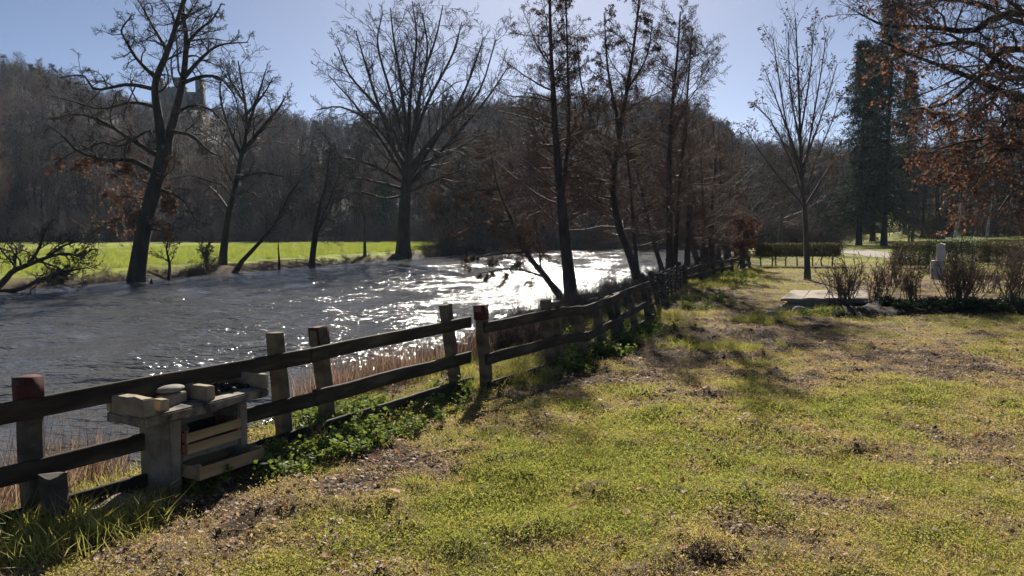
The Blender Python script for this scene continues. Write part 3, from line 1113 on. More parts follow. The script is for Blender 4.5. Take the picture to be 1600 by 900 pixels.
make_tree('oak_tree', 'big gnarled bare oak with rusty leaf tufts round its trunk, left', 'tree', base, st, lim, oak_lv, M['bark_dark'], M['twig_dark'], rng,
          leaf=leaf_on_tips('dead_leaves', M['beech_leaf'], 9, .16, .10, .5, low_trunk, t=(0, 1)), sides=10)

D = 46.0
st = stems_world([([(347, 415, 0), (352, 370, 0), (358, 330, 0), (370, 280, 0), (378, 240, 0), (386, 200, 0), (381, 150, 0), (372, 95, 0)], 6.5, 1)], D, 18, rng)
lim = stems_world([
    ([(379, 238), (408, 202), (436, 168), (446, 150)], 4, .8), ([(385, 205), (400, 160), (416, 108)], 3.5, .8),
    ([(358, 330), (340, 304), (324, 288)], 3, .8), ([(371, 278), (408, 270), (444, 276)], 3, .8),
    ([(378, 242), (358, 200), (344, 150), (348, 110)], 3.5, .8), ([(384, 180), (410, 150), (428, 120)], 2.6, .7),
    ([(364, 305), (390, 300), (415, 318)], 2.4, .7), ([(382, 160), (362, 130), (352, 100)], 2.4, .7)], D, 10, rng, 3)
lv2 = [dict(K=12, Ks=20, t=(.1, 1), ts=(.3, 1), ang=(RAD(30), RAD(65)), ratio=.45, wig=.2, up=.05, n=6, rr=.5, min=.02, max=.05, sides=3, name='b'),
       dict(K=8, t=(.2, 1), ang=(RAD(28), RAD(60)), ratio=.5, wig=.2, up=.06, n=4, rr=.55, min=.013, name='c'),
       dict(K=4, t=(.2, 1), ang=(RAD(25), RAD(55)), ratio=.55, wig=.2, up=.05, n=3, rr=.6, min=.010, name='d')]
for dct in lv2:
    dct.setdefault('sides', 3)
base = at(347, 415, D); base[2] = hz(base[0], base[1])
make_tree('riverside_tree', 'slender bare tree leaning right of the big oak on far bank', 'tree', base, st, lim, lv2, M['bark_dark'], M['twig_dark'], rng)
st = stems_world([([(366, 421, 0), (400, 385, 0), (430, 350, 0), (452, 306, 0), (470, 280, 0)], 4.5, .9)], 45.5, 12, rng)
base = at(366, 421, 45.5); base[2] = hz(base[0], base[1])
make_tree('leaning_tree', 'thin tree leaning hard right over the far bank beside slender tree', 'tree', base, st, [], lv2, M['bark_dark'], M['twig_dark'], rng, sides=6)

# the great spreading tree in the middle
D = 68.0
st = stems_world([([(630, 403, 0), (631, 340, 0), (635, 290, 0), (638, 250, 0), (640, 225, 0)], 11.5, 6)], D, 14, rng)
lim = stems_world([
    ([(638, 250), (632, 180), (625, 120), (615, 60), (610, 12)], 4.3, .8), ([(640, 252), (650, 190), (661, 120), (681, 60), (692, 8)], 4.3, .8),
    ([(640, 275), (672, 230), (706, 180), (732, 128), (756, 58)], 5.0, .8), ([(640, 290), (682, 244), (722, 200), (764, 150), (794, 104)], 4.3, .8),
    ([(636, 272), (611, 220), (590, 160), (571, 100), (556, 48)], 4.3, .8), ([(634, 280), (600, 225), (560, 170), (514, 118)], 3.7, .8),
    ([(634, 288), (586, 260), (540, 247), (496, 250)], 3.1, .8), ([(632, 296), (590, 285), (538, 276), (505, 284)], 2.8, .8),
    ([(638, 300), (676, 284), (704, 272), (730, 262)], 2.8, .8), ([(638, 248), (641, 150), (651, 62), (644, 2)], 4.0, .8),
    ([(640, 240), (668, 160), (705, 90), (722, 34)], 3.7, .8), ([(637, 255), (600, 180), (548, 120), (528, 74)], 3.4, .8),
    ([(636, 262), (590, 200), (536, 168), (494, 172)], 3.1, .8), ([(640, 262), (690, 200), (745, 150), (775, 62)], 3.4, .8),
    ([(633, 305), (600, 310), (560, 300), (520, 318)], 2.2, .8), ([(640, 262), (700, 240), (745, 214), (778, 205)], 2.8, .8),
    ([(638, 245), (612, 150), (590, 70), (598, 20)], 3.4, .8), ([(640, 240), (655, 150), (668, 80), (660, 20)], 3.4, .8)], D, 11, rng, 7)
lvc = [dict(K=13, Ks=4, t=(.14, 1), ts=(.6, 1), ang=(RAD(25), RAD(62)), ratio=.42, wig=.15, up=.05, n=7, rr=.5, min=.026, max=.08, sides=3, name='b'),
       dict(K=9, t=(.15, 1), ang=(RAD(28), RAD(60)), ratio=.45, wig=.18, up=.05, n=4, rr=.55, min=.017, sides=3, name='c'),
       dict(K=9, t=(.15, 1), ang=(RAD(25), RAD(60)), ratio=.5, wig=.2, up=.03, n=2, rr=.6, min=.012, sides=3, name='d')]
base = at(630, 403, D); base[2] = hz(base[0], base[1])
make_tree('spreading_tree', 'great bare tree with fanned crown and stout trunk on far bank', 'tree', base, st, lim, lvc, M['bark_dark'], M['twig_dark'], rng, sides=10)

# half fallen tree over the water at the left edge
D = 31.0
st = stems_world([([(-14, 456, 0), (6, 440, 0), (20, 424, -.3), (44, 414, -.6), (74, 402, -1.0), (104, 396, -1.5), (132, 404, -2)], 6, 1.2),
                  ([(-10, 456, 0), (30, 452, -.4), (66, 436, -.8), (104, 424, -1.2), (138, 418, -1.4)], 4.5, 1)], D, 14, rng)
lim = stems_world([([(44, 414, -.6), (62, 386, -.4), (70, 362, -.2), (84, 342, 0)], 3, .7), ([(74, 402, -1), (100, 384, -1.4), (128, 376, -1.6)], 2.6, .7),
                   ([(24, 424, 0), (22, 396, .4), (8, 376, .8)], 2.6, .7), ([(100, 397, -1.5), (126, 398, -1), (150, 388, -.6)], 2, .6),
                   ([(60, 408, -.8), (90, 418, -1.6), (96, 428, -2.2)], 2, .6)], D, 9, rng)
base = at(-12, 456, D); base[2] = hz(base[0], base[1])
make_tree('fallen_tree', 'half fallen bare tree spreading low over the water, far left', 'tree', base, st, lim, oak_lv, M['bark_dark'], M['twig_dark'], rng, sides=7)


# generic stems for the smaller far bank trees
def generic(rng, H, r0, lean=(0, 0), nst=1, spread=.35, up=.05, k1=18, k2=7, k3=4, tw=.012, wig=.16, ang=(35, 65), t0=.25, limbs_abs=None):
    st = []
    for i in range(nst):
        az = rng.uniform(0, 6.28)
        sp = 0 if nst == 1 else rng.uniform(.1, .3)
        hh = H * (1 if i == 0 else rng.uniform(.6, .95))
        q = spline([(0.08 * i * math.cos(az), .08 * i * math.sin(az), 0), (lean[0] * .3 + sp * hh * .25 * math.cos(az), lean[1] * .3 + sp * hh * .25 * math.sin(az), hh * .35),
                    (lean[0] * .7 + sp * hh * .6 * math.cos(az) + rng.normal() * .03 * H, lean[1] * .7 + sp * hh * .6 * math.sin(az) + rng.normal() * .03 * H, hh * .7),
                    (lean[0] + sp * hh * math.cos(az), lean[1] + sp * hh * math.sin(az), hh)], 12)
        st.append((q, np.linspace(r0 * (1 if i == 0 else .7), r0 * .12, 12)))
    lv = [dict(K=k1, t=(t0, 1), ang=(RAD(ang[0]), RAD(ang[1])), ratio=spread, wig=wig, up=up, n=6, rr=.5, min=tw * 1.8, sides=3, name='b'),
          dict(K=k2, t=(.2, 1), ang=(RAD(28), RAD(60)), ratio=.45, wig=wig, up=up, n=4, rr=.55, min=tw * 1.2, sides=3, name='c'),
          dict(K=int(k3 * 1.8), t=(.15, 1), ang=(RAD(25), RAD(60)), ratio=.5, wig=wig, up=up * .6, n=2, rr=.6, min=tw, sides=3, name='d')]
    return st, lv


def gen_tree(name, label, pos, rng, bark, twig, leaf=None, group=None, cat='tree', **kw):
    st, lv = generic(rng, **kw)
    b = np.array([pos[0], pos[1], hz(pos[0], pos[1])])
    st = [(q + b, r) for q, r in st]
    return make_tree(name, label, cat, b, st, [], lv, bark, twig, rng, leaf=leaf, group=group, sides=6)


def ground_at(u, D):
    x = (u - 800) / F * D
    return (x, D)


gen_tree('sapling', 'small bare sapling beside the oak trunk on far bank', ground_at(262, 39), rng, M['bark_dark'], M['twig_dark'], H=2.6, r0=.10, spread=.5, k1=14, nst=1, lean=(.3, 0), t0=.3)
gen_tree('multi_stem_tree', 'low many stemmed tree between leaning tree and great tree', ground_at(484, 52), rng, M['bark_dark'], M['twig_dark'], H=8.5, r0=.14, nst=4, spread=.34, k1=12, lean=(.8, 0))
gen_tree('slim_tree', 'slim upright bare tree just left of the great tree', ground_at(570, 62), rng, M['bark_grey'], M['twig_dark'], H=10, r0=.14, spread=.25, k1=22)
gen_tree('bank_bush', 'bare bush at the water between the oak and slender tree', ground_at(322, 44), rng, M['twig_grey'], M['twig_grey'], cat='bush', H=2.2, r0=.04, nst=6, spread=.4, k1=9, t0=.1)
gen_tree('stake_tree', 'short broken trunk standing in the sunny meadow edge', ground_at(436, 49), rng, M['bark_dark'], M['twig_dark'], H=2.0, r0=.10, spread=.15, k1=4, k2=2, k3=1)

# small dark pointed stump at the water by the oak
sb = ground_at(233, 36.2); sz = hz(*sb)
tb = TB()
q = spline([(0, 0, -.15), (0.02, 0, .3), (.06, 0, .65), (.08, .02, .98)], 9)
tb.tubes(q[None], np.array([.24, .22, .21, .17, .15, .10, .09, .05, .015])[None], 7)
tag(link('broken_stump', tb.mesh('broken_stump', True), None, M['bark_dark'], (sb[0], sb[1], sz)), 'small dark pointed stump at the water right of the oak trunk', 'stump')

# brownish alders beyond the bend of the river
alder_meshes = []
aroots = []
cat_leaf = lambda K, keep, L=.14, W=.05: leaf_on_tips('catkins', M['catkin'], K, L, W, .9, None, t=(.2, 1), keep=keep)
far_spec = [(738, 88, 14.5, 'rusty brown alder right of the great tree on far bank'),
            (790, 99, 15, 'brown bare alder behind the river bend, left of tall alder'),
            (700, 92, 10, 'low rusty alder between great tree and river bend')]
r1 = gen_tree('far_alder', far_spec[0][3], ground_at(738, 88), rng, M['bark_grey'], M['twig_brown'], leaf=cat_leaf(3, .8, .3, .1), H=14.5, r0=.22, nst=3, spread=.33, k1=17, up=.0, tw=.02)
r2 = gen_tree('far_alder', far_spec[1][3], ground_at(795, 104), rng, M['bark_grey'], M['twig_brown'], leaf=cat_leaf(3, .6, .3, .1), H=15, r0=.22, nst=2, spread=.36, k1=20, up=.02, tw=.02)
r3 = gen_tree('far_alder', far_spec[2][3], ground_at(706, 93), rng, M['bark_grey'], M['twig_brown'], leaf=cat_leaf(3, .8, .3, .1), H=10, r0=.16, nst=4, spread=.36, k1=14, up=-.01, tw=.02)
grp = 'bare brown trees across the river bend'
far_list = [(846, 108, 0, .95), (900, 112, 1, .9), (930, 110, 2, 1.2), (985, 113, 0, 1.0), (1040, 115, 1, 1.0), (1095, 117, 2, 1.3), (1135, 119, 0, .85), (762, 101, 2, 1.1), (872, 118, 2, 1.4), (1010, 119, 2, 1.3), (1168, 122, 1, .8), (716, 95, 0, .8), (772, 97, 2, 1.25), (752, 104, 0, .95), (690, 98, 2, 1.0), (815, 101, 2, 1.1), (725, 108, 1, .95), (955, 121, 1, 1.0), (1070, 122, 0, .9)]
for i, (u_, d_, k_, s_) in enumerate(far_list):
    x, y = ground_at(u_, d_)
    copy_tree((r1, r2, r3)[k_], 'bare brown tree lining the far shore where the river bends', (x, y, hz(x, y)), rng.uniform(0, 6.28), s_, grp)

# trees behind the hedge, between river and spruces (near side)
mid1 = gen_tree('bare_tree', 'bare grey brown tree behind the clipped hedge, left of young tree', ground_at(1215, 62), rng, M['bark_grey'], M['twig_brown'], H=9.5, r0=.16, nst=3, spread=.34, k1=16, tw=.017)
mid2 = gen_tree('bare_tree', 'tall bare tree standing behind the young tree', ground_at(1285, 84), rng, M['bark_grey'], M['twig_grey'], H=13, r0=.2, nst=2, spread=.34, k1=20, tw=.02)
mg = 'bare trees between the river bend and the spruces'
for (u_, d_, k_, s_) in [(1135, 56, 0, .95), (1178, 75, 1, .8), (1240, 92, 1, .85), (1200, 100, 1, 1.0), (1310, 98, 0, 1.1), (1262, 110, 1, .95), (1120, 70, 0, 1.15), (1155, 95, 1, .9), (1330, 118, 1, .8), (1225, 118, 0, 1.5)]:
    x, y = ground_at(u_, d_)
    copy_tree((mid1, mid2)[k_], 'bare brown tree in the belt between river bend and spruces', (x, y, hz(x, y)), rng.uniform(0, 6.28), s_, mg)

# ------------------------------------------------------------------ near bank alders
rng = np.random.default_rng(42)
al_lv = [dict(K=11, Ks=40, t=(.1, 1), ts=(.2, .98), ang=(RAD(48), RAD(85)), ratio=.30, shape=lambda t: 1.2 - .85 * t, wig=.10, up=.035, n=8, rr=.42, min=.009, max=.03, sides=4, flat=.45, name='b'),
         dict(K=12, t=(.12, 1), ang=(RAD(30), RAD(65)), ratio=.46, wig=.13, up=.03, n=5, rr=.5, min=.006, sides=3, flat=.8, name='c'),
         dict(K=13, t=(.1, 1), ang=(RAD(30), RAD(65)), ratio=.5, wig=.15, up=.0, n=2, rr=.6, min=.0045, sides=3, name='d')]


def top_only(p, rng):
    return rng.random(len(p)) < np.clip((p[:, 2] - 3.5) / 4.5, .06, .8)


def alder(name, label, D, stems, limbs, lv=al_lv, leafk=2, keep=.42, cond=top_only, twig='twig_brown', bark='bark_alder', LL=.07, LW=.02):
    st = stems_world(stems, D, 18, rng)
    lim = stems_world(limbs, D, 10, rng, 1.5)
    u0, v0 = stems[0][0][0][:2]
    base = at(u0, v0, D); base[2] = hz(base[0], base[1])
    st = [(q, r) for q, r in st]
    lf = leaf_on_tips('catkins', M['catkin'], leafk, LL, LW, 1.2, cond, t=(.2, 1), keep=keep) if leafk else None
    return make_tree(name, label, 'tree', base, st, lim, lv, M[bark], M[twig], rng, leaf=lf, sides=8)


alder('alder_tree', 'tall alder with straight dark trunk behind the fence, catkins above', 20.5,
      [([(894, 476, 0), (884, 385, 0), (876, 300, 0), (869, 220, 0), (865, 150, 0), (861, 80, 0), (858, -50, 0)], 11, 1.6),
       ([(876, 320, 0), (884, 260, .2), (889, 190, .4), (887, 100, .5), (884, -10, .6)], 4.5, 1)], [])
alder('leaning_alder', 'leaning alder stem bending left over the glittering water', 20.8,
      [([(884, 474, 0), (850, 430, .2), (820, 392, .5), (800, 345, .8), (778, 292, 1.0), (764, 225, 1.2)], 6.5, 1)],
      [([(850, 432), (800, 420), (745, 428)], 2, .6), ([(822, 394), (770, 398), (720, 408)], 2, .6), ([(800, 345), (750, 350), (705, 372)], 1.8, .6), ([(845, 425), (842, 380), (838, 350)], 1.6, .6),
       ([(780, 296), (735, 300), (700, 322)], 1.8, .5)],
      lv=[dict(al_lv[0], Ks=20, ts=(.3, 1), ratio=.34, up=-.01, K=9), al_lv[1], al_lv[2]], leafk=2, keep=.3, cond=None, twig='twig_brown')
alder('alder_tree', 'alder leaning left from the fence bend, then rising straight', 22,
      [([(1004, 464, 0), (986, 402, 0), (966, 350, 0), (958, 290, 0), (965, 230, 0), (978, 150, 0), (992, 60, 0), (1002, -30, 0)], 8.5, 1.3)],
      [([(960, 262), (930, 200), (908, 130), (902, 60)], 3, .7), ([(968, 200), (950, 110), (944, 20)], 3, .7), ([(959, 300), (920, 270), (890, 262)], 2, .5), ([(980, 140), (1010, 90), (1020, 30)], 2.2, .6),
       ([(957, 320), (910, 312), (872, 330)], 2, .5)])
alder('slim_alder', 'slim upright alder stem right of the leaning alder', 23.5,
      [([(999, 448, 0), (991, 370, 0), (985, 290, 0), (976, 200, 0), (970, 130, 0)], 3.6, .8)], [], lv=[dict(al_lv[0], Ks=18), al_lv[1], al_lv[2]])
alder('twin_alder', 'twin stemmed straight alder above the wattle panel', 27,
      [([(1047, 428, 0), (1046, 340, 0), (1046, 250, 0), (1050, 170, 0), (1058, 90, 0), (1063, 18, 0)], 7, 1),
       ([(1054, 428, .3), (1060, 320, .3), (1068, 220, .4), (1076, 120, .5), (1082, 44, .6)], 4.5, .8),
       ([(1037, 430, 0), (1017, 362, .2), (1001, 292, .4), (986, 230, .6)], 4.5, .8)], [])
alder('thicket_alder', 'leaning alder in the thicket at the far fence, left stem', 33,
      [([(1092, 420, 0), (1076, 350, 0), (1068, 280, 0), (1072, 200, 0)], 5, .9), ([(1096, 420, 0), (1100, 340, .3), (1096, 260, .6), (1100, 190, .8)], 4.5, .8)], [],
      lv=[dict(al_lv[0], Ks=24, ratio=.33), al_lv[1], al_lv[2]], twig='twig_brown', cond=None, keep=.35)
ta = alder('thicket_alder', 'upright alder in the thicket at the far fence, right stem', 37,
      [([(1112, 412, 0), (1112, 340, 0), (1118, 260, 0), (1114, 190, 0)], 6, .9), ([(1106, 412, 0), (1090, 350, .3), (1084, 280, .6)], 4, .8)], [],
      lv=[dict(al_lv[0], Ks=24, ratio=.33), al_lv[1], al_lv[2]], twig='twig_brown', cond=None, keep=.35)

for (u_, d_, s_, lab) in [(1122, 46, 1.0, 'bare alder just behind the far fence end, nearest the russet beech'), (1074, 31, .8, 'small alder squeezed between twin alder and the thicket'), (1136, 58, 1.15, 'distant alder above the last bend of the near bank'), (1100, 50, 1.1, 'alder behind the thicket where the near bank recedes')]:
    x, y = ground_at(u_, d_)
    copy_tree(ta, lab, (x, y, hz(x, y)), rng.uniform(0, 6.28), s_)

# ------------------------------------------------------------------ young tree on the lawn
rng = np.random.default_rng(77)
D = 26.5
st = stems_world([([(1262, 438, 0), (1260, 380, 0), (1257, 325, 0), (1252, 270, 0), (1250, 200, 0), (1247, 120, 0), (1243, 28, 0)], 5.2, .8)], D, 20, rng)
lim = stems_world([([(1257, 318), (1235, 250), (1205, 190), (1180, 165)], 1.7, .5), ([(1256, 310), (1275, 250), (1300, 190), (1312, 150)], 1.7, .5), ([(1254, 290), (1230, 200), (1215, 110), (1208, 60)], 1.7, .5),
                   ([(1253, 285), (1270, 190), (1285, 100), (1290, 60)], 1.7, .5), ([(1256, 322), (1220, 280), (1186, 235), (1165, 200)], 1.7, .5), ([(1257, 324), (1290, 270), (1315, 235)], 1.7, .5),
                   ([(1251, 230), (1235, 140), (1232, 50)], 1.7, .5), ([(1250, 215), (1265, 120), (1272, 40)], 1.7, .5), ([(1252, 262), (1222, 180), (1196, 110)], 2, .6), ([(1253, 262), (1284, 180), (1308, 100)], 2, .6)], D, 10, rng, 1.6)
yl = [dict(K=16, Ks=26, t=(.2, 1), ts=(.45, 1), ang=(RAD(18), RAD(42)), ratio=.34, wig=.08, up=.07, n=6, rr=.5, min=.008, max=.02, sides=3, name='b'),
      dict(K=6, t=(.2, 1), ang=(RAD(18), RAD(42)), ratio=.5, wig=.09, up=.07, n=4, rr=.6, min=.006, sides=3, name='c')]
base = at(1262, 438, D); base[2] = hz(base[0], base[1])
make_tree('young_tree', 'young upright tree with ascending twigs and dark seed tufts on lawn', 'tree', base, st, lim, yl, M['bark_grey'], M['twig_grey'], rng,
          leaf=leaf_on_tips('seed_tufts', M['catkin'], 2, .13, .05, .5, lambda p, r_: vnoise(p[:, 0] * 3 + 9, p[:, 2] * 3, 1.0, 3) > .52, t=(.5, 1), keep=.9), sides=8)

# russet shrub by the far end of the fence
gen_tree('beech_shrub', 'russet leaved young beech at the far end of the fence', ground_at(1160, 34.5), rng, M['bark_grey'], M['twig_brown'], cat='shrub', H=2.3, r0=.05, nst=5, spread=.45, k1=12, tw=.006, t0=.15, up=.03,
         leaf=leaf_on_tips('dead_leaves', M['beech_leaf'], 3, .09, .05, .3, None, t=(.1, 1), keep=.55))


# ------------------------------------------------------------------ spruces
def spruce_parts(rng, H, Rb, nb=300):
    tb, nb_ = TB(), TB()
    q = spline([(0, 0, -.3), (0, 0, H * .3), (.1, 0, H * .7), (.1, .1, H)], 12)
    rr = np.linspace(.30, .03, 12)
    tb.tubes(q[None], root_flare(q, rr, .2, .5)[None], 8)
    p, d, r, t, Lp = spawn(q[None], rr[None], nb, .13, .995, (RAD(75), RAD(100)), rng)
    L = Rb * (1.03 - t) ** 1.05 * rng.uniform(.4, 1.25, len(t)) * (.7 + .6 * vnoise(np.arctan2(d[:, 1], d[:, 0]) * 2 + 20, t * 14, 1.0, 3)) + .25
    d[:, 2] = -.18 + .5 * t
    a, ra = grow(p, d, L, np.clip(r * .3, .02, .06), 6, .06, -.02, rng)
    a[:, -1, 2] += .12
    tb.tubes(a, ra, 3)
    p, d, r, t, Lp = spawn(a, ra, 15, .12, 1, (.6, 1.3), rng, flat=.3)
    d[:, 2] -= .55
    b, rb = grow(p, d, rng.uniform(.45, 1.05, len(t)) * (1.15 - .5 * t), np.full(len(t), .012), 3, .1, -.12, rng)
    p, d, r, t, Lp = spawn(b, rb, 7, .0, 1, (.2, .9), rng)
    nb_.cards(p, d, .30 * rng.uniform(.7, 1.3, len(p)), .075, .3, rng)
    return tb.mesh('trunk', True), nb_.mesh('needles')


def spruce(label, u_, d_, parts, s_, rz=0, zs=1):
    x, y = ground_at(u_, d_)
    root = thing('spruce_tree', label, 'tree', (x, y, hz(x, y)), rz, 'dark spruces beyond the lawn', s_)
    root.scale = (s_, s_, s_ * zs)
    link('trunk', parts[0], root, M['bark_dark'])
    link('crown', parts[1], root, M['needle'])
    return root


sp1 = spruce_parts(rng, 25.5, 5.4, 290)
sp2 = spruce_parts(rng, 20.5, 4.6, 240)
spruce('tallest dark spruce with thick brown trunk beyond the gravel path', 1380, 73, sp1, 1.0)
spruce('second dark spruce just left of the tallest spruce', 1341, 76, sp2, 1.0, 1.0)
spruce('dark spruce half hidden behind the two tallest spruces', 1362, 84, sp2, 1.05, 2.2)
spruce('dark spruce between tallest spruce and the birches, further back', 1412, 92, sp1, .78, 4.0)
spruce('small dark conifer far behind the oak branches at right', 1500, 104, sp2, .7, 3.0)
spruce('dark conifer behind the leaning birches, near right edge', 1575, 96, sp2, .85, 5.0)

# row of trunks under the right hand wood
g3 = gen_tree('park_tree', 'bare park tree with dark trunk right of the spruces', ground_at(1440, 86), rng, M['bark_dark'], M['twig_grey'], H=15, r0=.22, nst=1, spread=.33, k1=24, tw=.02, t0=.3)
g4 = gen_tree('park_tree', 'twin trunked dark park tree left of the leaning birch', ground_at(1468, 82), rng, M['bark_dark'], M['twig_dark'], H=14, r0=.26, nst=2, spread=.35, k1=18, tw=.02, t0=.3)
pg = 'park trees behind the right hand hedge'
for (u_, d_, k_, s_) in [(1422, 100, 0, .9), (1452, 108, 1, .9), (1482, 90, 0, 1.0), (1512, 86, 1, .95), (1532, 100, 0, 1.1), (1552, 84, 0, .9), (1566, 112, 1, 1.0), (1590, 88, 1, 1.0), (1610, 95, 0, 1.0), (1640, 82, 1, 1.1), (1404, 112, 0, .85), (1680, 90, 0, 1.0), (1545, 122, 1, 1.1), (1490, 125, 1, 1.1), (1575, 128, 0, 1.2), (1435, 130, 1, 1.0)]:
    x, y = ground_at(u_, d_)
    copy_tree((g3, g4)[k_], 'dark trunked bare tree standing in the park behind the right hedge', (x, y, hz(x, y)), rng.uniform(0, 6.28), s_, pg)
gen_tree('silver_birch', 'pale birch leaning right, in front of the dark park trees', ground_at(1490, 74), rng, M['bark_birch'], M['twig_grey'], H=12, r0=.17, lean=(2.2, 0), spread=.3, k1=20, tw=.014)
gen_tree('silver_birch', 'slim white birch nearer the right edge', ground_at(1540, 78), rng, M['bark_birch'], M['twig_grey'], H=13, r0=.13, lean=(1.2, 0), spread=.28, k1=20, tw=.014)
gen_tree('shrubby_tree', 'small pale multi stemmed tree right of the tallest spruce', ground_at(1422, 66), rng, M['bark_grey'], M['twig_grey'], H=7.5, r0=.07, nst=5, spread=.28, k1=14, tw=.012)

# ------------------------------------------------------------------ oak overhanging from the right
rng = np.random.default_rng(99)
D = 15.0
tx, ty = 14.2, 15.5
tz = hz(tx, ty)
st = [(spline([(tx, ty, tz), (tx - .1, ty, 2.2), (tx - .3, ty - .1, 4.5), (tx - .2, ty, 7), (tx, ty, 10)], 16), np.linspace(.36, .10, 16))]
T = lambda z: (tx - .2, ty, z)
lim = []
for pts, z0, r0_, dd in [
        ([(1600, 156), (1545, 134), (1490, 110), (1430, 88), (1368, 60)], 3.2, .085, -1.0), ([(1600, 20), (1520, 48), (1450, 42), (1384, 40), (1338, 18)], 5.5, .09, -.5),
        ([(1600, 76), (1540, 112), (1480, 160), (1418, 172)], 4.6, .08, -2), ([(1600, 186), (1560, 214), (1505, 222), (1452, 238)], 3.3, .06, -1.6),
        ([(1610, 196), (1580, 226), (1552, 246), (1530, 276)], 3.1, .06, -2.6), ([(1580, -30), (1480, -22), (1400, -12), (1350, -30)], 6.2, .09, .5),
        ([(1612, 268), (1582, 300), (1560, 330)], 2.6, .05, -2.0), ([(1590, 110), (1530, 70), (1470, 70), (1400, 90), (1372, 120)], 4.2, .075, 1.5),
        ([(1604, 224), (1560, 236), (1510, 250), (1478, 262)], 3.0, .055, .6), ([(1600, 120), (1545, 165), (1500, 185), (1450, 210)], 4.0, .065, 1.0),
        ([(1560, -80), (1500, -60), (1440, -70)], 7.0, .08, -2), ([(1610, 40), (1540, 10), (1470, 0), (1420, 20)], 5.2, .07, 2.2),
        ([(1640, 60), (1600, 20), (1560, -10)], 5.0, .08, -3.5), ([(1660, 150), (1620, 120), (1585, 130)], 3.6, .07, -4)]:
    P = [T(z0)]
    for j, p_ in enumerate(pts):
        P.append(at(p_[0], p_[1], D + dd * (j + 1) / len(pts)))
    lim.append((spline(P, 14), np.linspace(r0_, .012, 14)))
rl = [dict(K=16, Ks=6, t=(.18, 1), ts=(.5, 1), ang=(RAD(30), RAD(70)), ratio=.25, wig=.16, up=-.005, n=6, rr=.45, min=.008, max=.03, sides=4, name='b'),
      dict(K=10, t=(.15, 1), ang=(RAD(30), RAD(70)), ratio=.46, wig=.18, up=-.02, n=5, rr=.5, min=.005, sides=3, name='c'),
      dict(K=7, t=(.15, 1), ang=(RAD(30), RAD(70)), ratio=.5, wig=.18, up=0, n=2, rr=.6, min=.0035, sides=3, name='d')]


def oak_cond(p, r_):
    n_ = vnoise(p[:, 0] * 1.1 + 40, p[:, 2] * 1.1 + p[:, 1] * .6 + 7, 1.0, 13)
    return r_.random(len(p)) < np.where(n_ > .6, .33, np.where(n_ > .45, .06, .01))


make_tree('oak_tree', 'russet leaved oak whose branches hang in from the right edge', 'tree', (tx, ty, tz), st, lim, rl, M['bark_dark'], M['twig_grey'], rng,
          leaf=leaf_on_tips('dead_leaves', M['oak_leaf'], 3, .075, .042, .5, oak_cond, t=(.2, 1)), sides=10)
# ------------------------------------------------------------------ fence
def plank_mesh(name, L, h, w, rng, taper=0.0):
    """rough sawn plank along +X: bevelled, slightly warped"""
    n = 7
    xs = np.linspace(0, L, n)
    c = min(h, w) * .14
    prof = np.array([(-w / 2 + c, -h / 2), (w / 2 - c, -h / 2), (w / 2, -h / 2 + c), (w / 2, h / 2 - c), (w / 2 - c, h / 2), (-w / 2 + c, h / 2), (-w / 2, h / 2 - c), (-w / 2, -h / 2 + c)])
    V = []
    for i, x in enumerate(xs):
        jz = rng.normal() * h * .025; jy = rng.normal() * w * .05
        s = 1 + rng.normal() * .02
        for (y, z) in prof:
            V.append((x + (rng.normal() * .006 if i in (0, n - 1) else 0), y * s + jy, z * s + jz))
    Q = []
    for i in range(n - 1):
        for j in range(8):
            Q.append((i * 8 + j, i * 8 + (j + 1) % 8, (i + 1) * 8 + (j + 1) % 8, (i + 1) * 8 + j))
    me = bpy.data.meshes.new(name)
    me.from_pydata(V, [], [q[::-1] for q in Q] + [tuple(range(8)), tuple(range((n - 1) * 8, n * 8))[::-1]])
    me.update()
    import bmesh
    bm = bmesh.new(); bm.from_mesh(me); bmesh.ops.recalc_face_normals(bm, faces=bm.faces); bm.to_mesh(me); bm.free()
    return me


def orient(o, a, b, roll=0.0):
    """put a plank (along +X, height +Z) from a to b"""
    a = Vector(a); b = Vector(b)
    x = (b - a).normalized()
    up = Vector((0, 0, 1))
    y = up.cross(x).normalized()
    z = x.cross(y)
    R = Matrix((x, y, z)).transposed()
    if roll:
        R = R @ Matrix.Rotation(roll, 3, 'X')
    o.matrix_local = Matrix.Translation(a) @ R.to_4x4()


rng = np.random.default_rng(5)


def fence_post(parent, uv_top, uv_base, w=.115, mat=None, red=False, sink=.25, dy=0.0, pitch=None):
    b = onz(*uv_base, z=0.0)
    gz = hz(b[0], b[1])
    t = at(uv_top[0], uv_top[1], b[1] + dy)
    dirn = nrm(t - b)
    a = b - dirn * sink
    L = float(np.linalg.norm(t - a))
    me = plank_mesh('post', L, w, w * rng.uniform(.85, 1.0), rng)
    o = link('post', me, parent, mat or M['post_wood'])
    # plank axis +X -> post axis; keep faces turned along the fence
    x = Vector(dirn); yv = Vector((FD[0], FD[1], 0)); z = x.cross(yv).normalized(); yv = z.cross(x)
    o.matrix_local = Matrix.Translation(Vector(a)) @ Matrix((x, yv, z)).transposed().to_4x4()
    if red:
        tb = TB()
        s = w * 1.03
        tb.box((.16, s, s), (L - .078, 0, 0))
        c = link('painted_top', tb.mesh('painted_top'), o, M['red_paint'])
    return b, t


FD = nrm(np.array([.60, .80]))
FN = np.array([FD[1], -FD[0]])           # towards the lawn (camera side)


